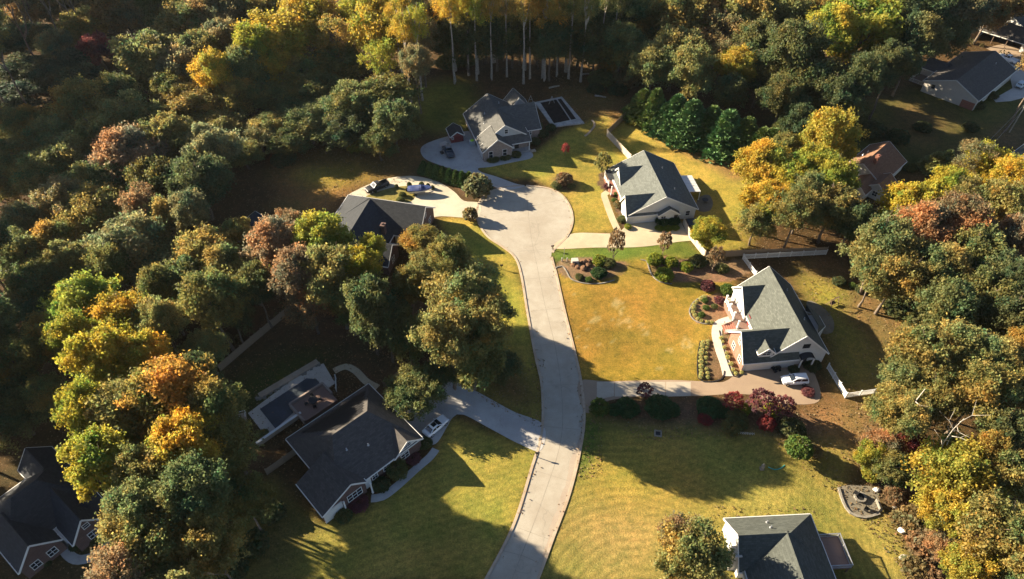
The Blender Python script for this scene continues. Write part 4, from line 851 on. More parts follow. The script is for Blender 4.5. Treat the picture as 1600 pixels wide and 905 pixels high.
for px, py, lab in ((829, 158, 'left grey A-frame stand behind the black-covered pool'), (836, 166, 'small grey A-frame stand nearest the brick house roof'), (862, 159, 'right grey A-frame stand behind the black-covered pool')):
    t = thing('frame_stand', lab, 'A-frame', P(px, py + 4), R(20), 'A-frame stands by the pool'); b = MB(); s_ = .75 if px == 836 else 1
    b.bar((-.9 * s_, 0, 0), (0, 0, 2.4 * s_), .09, .09); b.bar((.9 * s_, 0, 0), (0, 0, 2.4 * s_), .09, .09); b.build('legs', M['metal'], t); b = MB(); b.bar((-.45 * s_, 0, 1.2 * s_), (.45 * s_, 0, 1.2 * s_), .07, .07); b.build('crossbar', M['metal'], t); b = MB(); b.bar((0, 0, 2.4 * s_), (0, 1.6 * s_, 0), .08, .08); b.build('brace', M['metal'], t)
o = (-38, 69); t = thing('swimming_pool', 'rectangular swimming pool under a smooth dark cover in the shaded yard', 'swimming pool', (*o, 0))
out = world([(-44.4, 66.5), (-36.7, 75.8), (-33.8, 77.2), (-30.9, 72.8), (-32.4, 71.2), (-36.1, 67.3), (-35.6, 66.2), (-39.8, 61.5)], o); b = MB(); b.poly(out, .1, .15); b.build('deck', M['walk_pale'], t)
b = MB(); b.poly(world([(-42.6, 67.3), (-36.1, 73.8), (-34.3, 73.6), (-33.0, 72.1), (-39.0, 63.4)], o), .16, .05); b.build('cover', M['poolcover'], t)
t = thing('rock_border', 'pale planted rock border along the back of the rectangular pool', 'rock border', P(410, 625)); b = MB(); a0 = P(410, 625); rr = random.Random(5)
for i in range(60):
    p_ = P(406, 622).lerp(P(497, 568), rr.random()) - a0 + V((rr.uniform(-.5, .5), rr.uniform(-.5, .5), .15)); s_ = rr.uniform(.3, .7); b.box(p_, (s_, s_ * rr.uniform(.6, 1), s_ * .6), rr.uniform(0, 3))
b.build('stones', M['stone'], t)['kind'] = 'stuff'; b = MB(); b.bar(P(406, 620) - a0 + V((0, 0, .18)), P(497, 566) - a0 + V((0, 0, .18)), 1.2, .36); b.build('bank', M['kerb'], t)
p = P(492, 634); t = thing('brick_terrace', 'raised red-brown terrace with low walls between pool and house', 'terrace', p, R(43.5)); b = MB(); b.box((0, 0, .45), (6.4, 4.6, .9)); b.build('floor', M['deckwood'], t); b = MB()
for c_, s_ in (((0, 2.3, .8), (6.4, .3, 1.2)), ((-3.2, 0, .8), (.3, 4.6, 1.2)), ((3.2, .8, .8), (.3, 3.0, 1.2))): b.box(c_, s_)
b.build('low_wall', M['brick_brown'], t)
t = thing('patio_table', 'round dark patio table on the red-brown terrace', 'table', p + V((0, 0, .9)), 0); b = MB(); b.tube([(0, 0, .7), (0, 0, .75)], [.8, .8], 18); b.build('tabletop', M['black'], t); b = MB(); b.tube([(0, 0, 0), (0, 0, .7)], [.07, .07], 8); b.tube([(0, 0, 0), (0, 0, .05)], [.4, .35], 12); b.build('pedestal', M['black'], t)
for k in range(4):
    a = k * math.pi / 2 + .4; t = thing('patio_chair', 'black chair round the terrace patio table', 'chair', p + V((math.cos(a) * 1.15, math.sin(a) * 1.15, .9)), a, 'chairs on the terrace'); b = MB(); b.box((0, 0, .44), (.5, .5, .06)); b.build('seat', M['black'], t); b = MB(); b.box((.24, 0, .72), (.06, .5, .5)); b.build('backrest', M['black'], t); b = MB()
    for sx in (-1, 1):
        for sy in (-1, 1):
            l = MB(); l.box((sx * .21, sy * .21, .21), (.05, .05, .42)); l.build('leg', M['black'], t)
g = smooth_path(pix([(522, 580), (540, 573), (556, 580), (572, 596), (590, 606)]), .6); b = MB(); b.ribbon(g, 1.3, -.02, .05); b.build('pool_walk', M['drive_tan'])['kind'] = 'structure'
p = P(375, 656); t = thing('pool_equipment', 'white-framed pool equipment pad left of the rectangular pool', 'pool equipment', p, R(20)); b = MB(); b.box((0, 0, .06), (2.2, 2.4, .12)); b.build('pad', M['kerb'], t); b = MB()
for a_, c_ in (((-1, -1.1), (-1, 1.1)), ((-1, 1.1), (1, 1.1)), ((1, 1.1), (1, -.2))): b.bar((*a_, .7), (*c_, .7), .1, .1); b.bar((*a_, .1), (*a_, .75), .1, .1)
b.build('frame', M['trim'], t); b = MB(); b.tube([(.1, -.3, .1), (.1, -.3, .9), (.1, -.3, 1.0)], [.3, .3, .1], 12); b.build('filter_tank', M['white'], t); b = MB(); b.box((-.4, .4, .35), (.7, .35, .4)); b.build('pump', M['black'], t)
# ---------------------------------------------------------------- shrubs and small plants (meshes come from the foliage section)
# fire pit, seats, stones
p = P(1343, 778); t = thing('fire_pit', 'round dark fire pit in the middle of the gravel patio', 'fire pit', p); b = MB(); pts = [(math.cos(a) * .75, math.sin(a) * .75) for a in [2 * math.pi * k / 14 for k in range(14)]]
for k, (x, y) in enumerate(pts): b.box((x, y, .22), (.34, .26, .44), 2 * math.pi * k / 14 + math.pi / 2)
b.build('ring', M['stone'], t); b = MB(); b.tube([(0, 0, .05), (0, 0, .3)], [.62, .62], 14); b.build('bowl', M['black'], t)
for px, py, a, lab in ((1336, 772, 2.4, 'dark patio chair left of the fire pit'), (1353, 797, -.8, 'dark low chair at the near side of the fire-pit patio'), (1372, 792, 0, 'pale bench at the right side of the fire-pit patio')):
    t = thing('patio_chair' if 'chair' in lab else 'bench', lab, 'chair' if 'chair' in lab else 'bench', P(px, py), a); m_ = 'black' if 'chair' in lab else 'stone'; wd = .7 if 'chair' in lab else 1.6
    b = MB(); b.box((0, 0, .42), (.6, wd, .08)); b.build('seat', M[m_], t); b = MB(); b.box((-.3, 0, .75), (.08, wd, .6)); b.build('backrest', M[m_], t)
    for sy in (-1, 1): b = MB(); b.box((0, sy * (wd / 2 - .06), .2), (.55, .08, .4)); b.build('leg', M[m_], t)
def rock(px, py, s_, label, mat='stone', seed=0, sq=.7):
    rr = random.Random(seed + int(px)); b = MB(); n = 9; rg = []
    for r_, z in ((.9, 0), (1, .35), (.75, .75), (.3, 1)): rg.append([V((math.cos(a) * s_ * r_ * rr.uniform(.75, 1.2), math.sin(a) * s_ * sq * r_ * rr.uniform(.75, 1.2), z * s_ * rr.uniform(.6, .9))) for a in [2 * math.pi * k / n for k in range(n)]])
    for i in range(3):
        for k in range(n): q = [rg[i][k], rg[i][(k + 1) % n], rg[i + 1][(k + 1) % n], rg[i + 1][k]]; m = sum(q, V()) / 4; b.face(q, (m.x, m.y, .3))
    b.face(rg[3], (0, 0, 1)); o = b.build('boulder', M[mat], None, False, P(px, py)); tag(o, label, 'rock', 'pale rocks along the right woods edge'); return o
for i, (px, py, s_, lab) in enumerate(((1369, 766, .55, 'white boulder at the top corner of the fire-pit patio'), (1410, 829, .75, 'white block in the brush below the fire-pit patio'), (1412, 872, .8, 'flat grey slab at the brush edge near the bottom lawn'), (1449, 850, .4, 'small white rock among the rust bushes'), (1457, 862, .45, 'pale rock beneath the yellow bottom-right trees'), (1462, 840, .35, 'small pale stone high in the rocky bank'), (1398, 792, .45, 'grey rock right of the fire-pit patio bench'))): rock(px, py, s_, lab, 'trim' if 'white' in lab else 'stone', i)
# statue, hose, wire edging, vault, woodpile
p = P(1190, 733); t = thing('statue', 'small grey garden statue on the shaded lawn left of the leaning tree', 'statue', p); b = MB(); b.box((0, 0, .15), (.6, .6, .3)); b.build('plinth', M['stone'], t); b = MB(); b.tube([(0, 0, .3), (.05, 0, .7), (0, .05, 1.1), (0, 0, 1.35), (.02, 0, 1.55)], [.26, .3, .22, .12, .06], 10); b.tube([(.1, 0, .8), (.42, .1, 1.15)], [.1, .03], 7); b.build('figure', M['stone'], t)
b = MB(); b.tube([tuple(p_ + V((0, 0, .04))) for p_ in smooth_path(pix([(1200, 730), (1210, 734), (1220, 732), (1226, 727)]), .4)], [.07] * len(smooth_path(pix([(1200, 730), (1210, 734), (1220, 732), (1226, 727)]), .4)), 6); tag(b.build('garden_hose', M['teal']), 'teal garden hose lying at the foot of the leaning tree', 'hose')
b = MB(); a0, a1 = P(1154, 678), P(1178, 680)
for i in range(9):
    q = a0.lerp(a1, i / 9); b.tube([tuple(q), tuple(q + V((.1, 0, .45))), tuple(q + V((.25, .1, .45))), tuple(q + V((.35, 0, 0)))], [.025] * 4, 5)
tag(b.build('wire_edging', M['trim']), 'short row of white wire hoops on the shaded lawn below the maples', 'edging')
p = P(1028, 678); t = thing('stone_frame', 'small square grey frame set in the shaded lawn', 'frame', p, R(-8)); b = MB()
for c_, s_ in (((0, .5, .1), (1.2, .2, .25)), ((0, -.5, .1), (1.2, .2, .25)), ((.5, 0, .1), (.2, .8, .25)), ((-.5, 0, .1), (.2, .8, .25))): b.box(c_, s_)
b.build('kerb_ring', M['stone'], t); b = MB(); b.box((0, 0, .04), (.8, .8, .06)); b.build('lid', M['black'], t)
for px, py, lab, a in ((915, 117, 'fallen pale log at the woods edge behind the lawn', .2), (938, 152, 'short cut log left of the evergreens', -.3), (866, 137, 'pale log lying in the leaf litter', .4)):
    q = P(px, py); b = MB(); b.tube([(-1.6, 0, .25), (0, .1, .27), (1.6, 0, .22)], [.26, .24, .18], 8); o_ = b.build('log', M['bark_pale'], None, True, q); o_.rotation_euler = (0, 0, a); tag(o_, lab, 'log')
# patio furniture behind the white house
p = P(1101, 316); t = thing('patio_table', 'dark outdoor table set on the round patio of the white house', 'table', p); b = MB(); b.tube([(0, 0, .7), (0, 0, .76)], [.7, .7], 16); b.build('tabletop', M['black'], t)
for k in range(3): l = MB(); a = k * 2.1; l.bar((math.cos(a) * .5, math.sin(a) * .5, 0), (math.cos(a) * .2, math.sin(a) * .2, .7), .06, .06); l.build('leg', M['black'], t)
p = P(1083, 352); t = thing('hot_tub', 'black square hot tub behind the pale fence by the white house', 'hot tub', p, R(8)); b = MB(); b.box((0, 0, .45), (2.6, 2.2, .9)); b.build('shell', M['wood_dark'], t); b = MB(); b.box((0, 0, .95), (2.7, 2.3, .1)); b.build('cover', M['poolcover'], t)
p = P(1300, 477); t = thing('swing_frame', 'brown wooden frame on the clay bank behind the big white house', 'frame', p, R(30)); b = MB()
for sx in (-1, 1): b.bar((sx * 1.0, -.7, 0), (sx * 1.0, 0, 1.9), .1, .1); b.bar((sx * 1.0, .7, 0), (sx * 1.0, 0, 1.9), .1, .1)
b.build('legs', M['wood_dark'], t); b = MB(); b.bar((-1.1, 0, 1.9), (1.1, 0, 1.9), .12, .12); b.build('beam', M['wood_dark'], t); b = MB(); b.box((0, 0, .5), (1.3, .5, .06)); b.box((0, .25, .75), (1.3, .06, .5)); b.build('seat', M['wood_dark'], t)
# utility pole with two cables
p = P(1577, 207); t = thing('utility_pole', 'wooden utility pole at the right edge below the beige house', 'utility pole', p); b = MB(); b.tube([(0, 0, 0), (0, 0, 9.5)], [.16, .11], 10); b.build('pole', M['bark_pale'], t); b = MB(); b.box((0, 0, 9.0), (1.8, .1, .12), R(40)); b.build('crossarm', M['bark_pale'], t); b = MB(); b.tube([(.25, 0, 8.0), (.25, 0, 8.7)], [.2, .2], 10); b.build('transformer', M['metal'], t)
a_ = p + V((0, 0, 9.1)); 
for off, lab in ((0, 'left utility cable running down from the pole to the yellow trees'), (1.2, 'right utility cable running down from the pole to the yellow trees')):
    e = P(1522 + off * 8, 236, 6.0); n = 14; pts = [a_.lerp(e, i / n * 1.5) + V((off * .6, 0, -2.2 * math.sin(math.pi * min(1, i / n)))) for i in range(n + 1)]
    b = MB(); b.tube([tuple(q) for q in pts], [.02] * (n + 1), 5); tag(b.build('utility_cable', M['metal']), lab, 'cable', 'cables of the utility pole')
# ---------------------------------------------------------------- foliage meshes (shared by the copies)
def leaf_cloud(name, centres, radii, n_each, size, seed, mat='leaf', flat=.55, patch=None, shell=(.72, 1.06), down=.35, droop=0.0, aspect=1.0, jit=0.0, huevar=.12):
    """small leaf-spray faces spread through the shells of many little clumps"""
    r = np.random.default_rng(seed); cs = np.repeat(np.asarray(centres), n_each, 0); rs = np.repeat(np.asarray(radii), n_each, 0)
    n = len(cs); d = r.normal(size=(n, 3)); d[:, 2] += .25; d /= np.linalg.norm(d, axis=1)[:, None]
    keep = (d[:, 2] > -down) | (r.random(n) < .35); cs, rs, d = cs[keep], rs[keep], d[keep]; n = len(cs)
    cl = np.repeat(np.arange(len(centres)), n_each)[keep]
    rr = rs * (shell[0] + (shell[1] - shell[0]) * r.random(n)); pos = cs + d * rr[:, None] * np.array([1, 1, .75]) + r.normal(size=(n, 3)) * jit
    nr = d * flat + r.normal(size=(n, 3)) * .55 + np.array([0, 0, .15]); nr /= np.linalg.norm(nr, axis=1)[:, None]
    t = np.cross(nr, r.normal(size=(n, 3))); t /= np.linalg.norm(t, axis=1)[:, None]; b = np.cross(nr, t)
    if droop: t = t * .5 + np.array([0, 0, -droop]) + d * .8; t /= np.linalg.norm(t, axis=1)[:, None]; b = np.cross(nr, t); b /= np.maximum(np.linalg.norm(b, axis=1), 1e-3)[:, None]
    sz = size * (.55 + .9 * r.random(n)); t *= sz[:, None] * aspect; b *= (sz * (.5 + .35 * r.random(n)))[:, None]
    # each spray: a bent pentagon-ish leaf outline of 2 quads folded along its middle
    fold = nr * (sz * .22)[:, None]
    v = np.stack([pos - t, pos - t * .1 + b + fold, pos + t, pos - t * .2 - b + fold], 1).reshape(-1, 3)
    f = np.arange(n * 4, dtype=np.int32).reshape(n, 4)
    f = np.stack([f[:, 0], f[:, 1], f[:, 2], f[:, 0], f[:, 2], f[:, 3]], 1).reshape(-1, 3)
    me = bpy.data.meshes.new(name); me.vertices.add(n * 4); me.vertices.foreach_set('co', v.astype(np.float32).ravel())
    me.loops.add(f.size); me.loops.foreach_set('vertex_index', f.ravel()); me.polygons.add(len(f)); me.polygons.foreach_set('loop_start', np.arange(0, f.size, 3, dtype=np.int32)); me.update(calc_edges=True)
    # pigment: leaf to leaf and spray to spray variation, some sprays already turned
    cv = .82 + .36 * r.random(len(centres)); hue = r.normal(size=len(centres)) * .10
    ca = np.asarray(centres); ext = np.maximum(ca.max(0) - ca.min(0), .5); kf = r.normal(size=(5, 3)) * 3.2; pf = r.random(5) * 6.28
    big = np.sin((ca / ext) @ kf.T * 2 + pf).sum(1) / 5; hue = hue + big * huevar; cv = cv * (1 + big * huevar * .5)      # whole boughs that have turned earlier than others
    lv = .75 + .5 * r.random(n); h = hue[cl] + r.normal(size=n) * .09
    pig = np.stack([lv * cv[cl] * (1 + h), lv * cv[cl], lv * cv[cl] * (1 - h * .5), np.ones(n)], 1).clip(.2, 2)
    a = me.attributes.new('pigment', 'FLOAT_COLOR', 'POINT'); a.data.foreach_set('color', np.repeat(pig, 4, 0).astype(np.float32).ravel())
    me.materials.append(M[mat]); return me
def broad_crown(seed, lobes=30, sub=15, leaves=48, size=.175, top=1.0, spread=1.0, airy=0.0, Rn=5.0, Hn=9.0):
    """rounded broadleaf crown, nominal radius 5 m, height 9 m, base at z=0"""
    r = np.random.default_rng(seed); cs = []; rs = []
    for i in range(lobes):
        u = (i + .5) / lobes; zc = -.55 + 1.5 * u ** .85; ph = i * 2.39996 + r.normal() * .35
        rad = math.sqrt(max(.02, 1 - min(.98, abs(zc)) ** 2)) * (.50 + .46 * r.random()) * spread
        if zc < -.1: rad *= .95
        lr = (.17 + .20 * r.random()) * (1.05 - .25 * max(0, zc))
        c = np.array([rad * math.cos(ph) * Rn, rad * math.sin(ph) * Rn, Hn * (.47 + (.36 + .12 * r.random()) * zc * top)])
        for k in range(sub):
            d = r.normal(size=3); d[2] = abs(d[2]) * .8 - .25; d /= np.linalg.norm(d)
            cs.append(c + d * lr * Rn * (.45 + .75 * r.random()) * np.array([1.05, 1.05, .8])); rs.append(lr * Rn * (.20 + .24 * r.random()))
    for i in range(int(lobes * 1.2)):   # inner fill
        d = r.normal(size=3); d /= np.linalg.norm(d); cs.append(d * np.array([Rn * .45, Rn * .45, Hn * .25]) + np.array([0, 0, Hn * .45])); rs.append(Rn * .2)
    sel = r.random(len(cs)) > airy
    return leaf_cloud(f'broad_crown', np.array(cs)[sel], np.array(rs)[sel], leaves, size, seed + 500, shell=(.15, 1.25), flat=.4, jit=.30, huevar=.42)
def trunk_mesh(seed, limbs=7, rad=.055, mat='bark', start=.4, reach=.62, hgt=1.0):
    """normalised: height 1, crown radius 1"""
    r = random.Random(seed); b = MB(); lean = [(0, 0, 0)]
    pts = []; x = y = 0
    for i in range(7):
        t = i / 6; pts.append((x, y, t * .88 * hgt)); x += r.uniform(-.05, .05); y += r.uniform(-.05, .05)
    b.tube(pts, [rad * (1.25 if i == 0 else 1) * (1 - .85 * i / 6) for i in range(7)], 7)
    for k in range(limbs):
        t = start + (.85 - start) * k / limbs; i = min(5, int(t / .88 * 6)); p0 = V(pts[i]).lerp(V(pts[i + 1]), (t / .88 * 6) - i) if i < 6 else V(pts[6])
        a = k * 2.4 + r.uniform(-.4, .4); L = reach * (1.1 - .5 * t) * r.uniform(.7, 1.1)
        q = [p0]; 
        for s_ in (1, 2, 3): q.append(p0 + V((math.cos(a) * L * s_ / 3 + r.uniform(-.05, .05), math.sin(a) * L * s_ / 3 + r.uniform(-.05, .05), .05 * s_ + .02 * s_ * s_ * .5)))
        rr = rad * .5 * (1 - t * .4); b.tube(q, [rr, rr * .7, rr * .45, rr * .15], 5)
        for w_ in range(2):
            a2 = a + r.choice((-.8, .8)); e = q[2] + V((math.cos(a2) * L * .4, math.sin(a2) * L * .4, .08)); b.tube([q[1 + w_], e], [rr * .4, rr * .08], 4)
    return b.mesh('trunk', M[mat], True)
def conifer_crown(seed, Rn=2.5, Hn=9.0, n=170, leaves=56, size=.22, pw=.85):
    r = np.random.default_rng(seed); cs = []; rs = []
    for i in range(n):
        u = (i + .5) / n; z = Hn * (.03 + .95 * u); ph = i * 2.39996 + r.normal() * .3
        rad = Rn * (1 - u) ** pw * (.75 + .3 * r.random()) + .05; cs.append((rad * math.cos(ph), rad * math.sin(ph), z)); rs.append((.12 + .14 * (1 - u) + .07 * r.random()) * Rn)
    return leaf_cloud('conifer_crown', np.array(cs), np.array(rs), leaves, size, seed + 90, 'needle', .5, droop=-.55, aspect=1.5)
def bush_mesh(seed, n=70, leaves=50, size=.10, tight=.85, flatz=.8, name='bush'):
    r = np.random.default_rng(seed); cs = []; rs = []
    for i in range(n):
        u = (i + .5) / n; z = -.35 + 1.3 * u; ph = i * 2.39996; q = math.sqrt(max(.03, 1 - min(.97, abs(z)) ** 2)) * tight * (.8 + .3 * r.random())
        cs.append((q * math.cos(ph), q * math.sin(ph), (.42 + z * .55) * flatz * 1.1)); rs.append(.20 + .10 * r.random())
    return leaf_cloud(name, np.array(cs), np.array(rs), leaves, size, seed + 70, 'leaf')
BROAD = [broad_crown(s) for s in range(1, 8)] + [broad_crown(11, 36, 13, 40, .17), broad_crown(12, 22, 20, 42, .20), broad_crown(13, 30, 15, 40, .18, 1.05, .9)]
AIRY = [broad_crown(s, 24, 13, 26, .17, 1.0, 1.0, .3) for s in (31, 32, 33)]
CONE = [conifer_crown(s) for s in (41, 42, 43)]
BUSH = [bush_mesh(s) for s in (51, 52, 53)]; BOX = [bush_mesh(s, 90, 60, .075, .95, .9) for s in (61, 62)]; SPARSE = [bush_mesh(s, 26, 26, .12, 1.0, 1.2, name='sparse') for s in (75, 76)]; LOOSE = [bush_mesh(s, 40, 40, .13, .95, 1.2) for s in (71, 72)]
TRUNK = [trunk_mesh(s) for s in (1, 2, 3, 4)]; TALLTRUNK = [trunk_mesh(s, 6, .095, 'bark_pale', .62, .6) for s in (5, 6, 7)]
TWIG = [trunk_mesh(s, 16, .05, 'bark', .12, .75) for s in (8, 9)]; CTRUNK = trunk_mesh(20, 0, .09)
PAL = {'ol': (.196, .178, .058), 'gy': (.24, .232, .034), 'ye': (.32, .24, .036), 'or': (.275, .20, .05), 'ru': (.235, .155, .08), 'br': (.20, .16, .07), 'dg': (.090, .104, .040),
       'gr': (.132, .140, .047), 'bl': (.18, .182, .085), 're': (.27, .055, .05), 'pu': (.175, .062, .065), 'cf': (.072, .115, .030), 'sg': (.10, .15, .03), 'hd': (.052, .10, .03), 'dk': (.065, .085, .045), 'yg': (.22, .25, .03)}  # dk: leaf green darkened to stand for shade in the far left corner
CN = {'ol': 'olive-green', 'gy': 'yellow-green', 'ye': 'golden-yellow', 'or': 'orange-gold', 'ru': 'pinkish-rust', 'br': 'brownish thin-leaved', 'dg': 'dark green', 'gr': 'mid-green', 'bl': 'pale grey-green', 're': 'red-leaved', 'pu': 'purple-leaved', 'cf': 'deep green', 'sg': 'fresh green', 'hd': (.052, .10, .03), 'dk': (.065, .085, .045), 'yg': 'lime-green', 'hd': 'deep green', 'dk': 'shade-darkened green'}
ANCH = [(785, 200, 'the brown brick house'), (1030, 300, 'the white house by the evergreens'), (1210, 500, 'the white house with the brick end'), (1210, 860, 'the bottom-edge house'), (560, 700, 'the solar-panelled house'),
        (600, 345, 'the house by the boat'), (70, 790, 'the shaded corner house'), (1510, 120, 'the beige house'), (1370, 265, 'the brown-shingled house'), (390, 350, 'the grey shed'), (450, 620, 'the rectangular covered pool'),
        (1345, 785, 'the fire-pit patio'), (880, 175, 'the black-covered pool'), (60, 180, 'the dark hollow'), (1590, 240, 'the grey roof at the right edge'), (820, 340, 'the turning circle'), (1100, 190, 'the evergreen row'), (400, 525, 'the left wooden fence')]
LEAFGAIN = 1.24
TREES = []      # (object, base label, px)
def add_tree(px, py, w, col, h=19, kind='broad', ln=None, squash=1.0, var=.12, label=None, lean=0):
    hc = 0; sc_ = scale_at(px, py, h * .65); r = w / 2 / sc_ * 1.06; hc = min(h * .80, 1.75 * r + 2.5) * squash
    if kind == 'tall': hc = min(h * .42, 2.1 * r)
    if kind == 'cone': hc = h
    zc = h - hc / 2; p = P(px, py, zc); i = len(TREES)
    rr = random.Random(i * 17 + 5)
    t = thing('conifer_tree' if kind == 'cone' else 'broadleaf_tree', None, 'tree', (p.x, p.y, 0), rr.uniform(0, 6.28))
    if kind == 'cone': cm = CONE[i % 3]; s = (r / 2.2, r / 2.2, hc / 9.2)
    elif kind in ('airy', 'tall'): cm = AIRY[i % 3]; s = (r / 5, r / 5, hc / 9)
    else: cm = BROAD[rr.randrange(len(BROAD))]; s = (r / 5, r / 5, hc / 9)
    c = bpy.data.objects.new('crown', cm); C.objects.link(c); c.parent = t; c.location = (0, 0, h - hc); c.scale = s
    var = .22 if kind == 'cone' else var; k = [1 + rr.uniform(-var, var) for _ in range(2)]; b = [q_ * LEAFGAIN for q_ in PAL[col]]; c.color = (b[0] * k[0] * k[1], b[1] * k[0], b[2] * k[0] * (2 - k[1]), 1)
    tm = CTRUNK if kind == 'cone' else TALLTRUNK[i % 3] if kind == 'tall' else TRUNK[i % 4]
    o = bpy.data.objects.new('trunk', tm); C.objects.link(o); o.parent = t; tr = max(r, 2.5) if kind != 'cone' else 2.0
    o.scale = (tr, tr, h * (.97 if kind != 'cone' else .8)); 
    if lean: t.rotation_euler = (R(lean), 0, rr.uniform(0, 6.28))
    TREES.append([t, col, w, px, py, kind, label, h]); return t
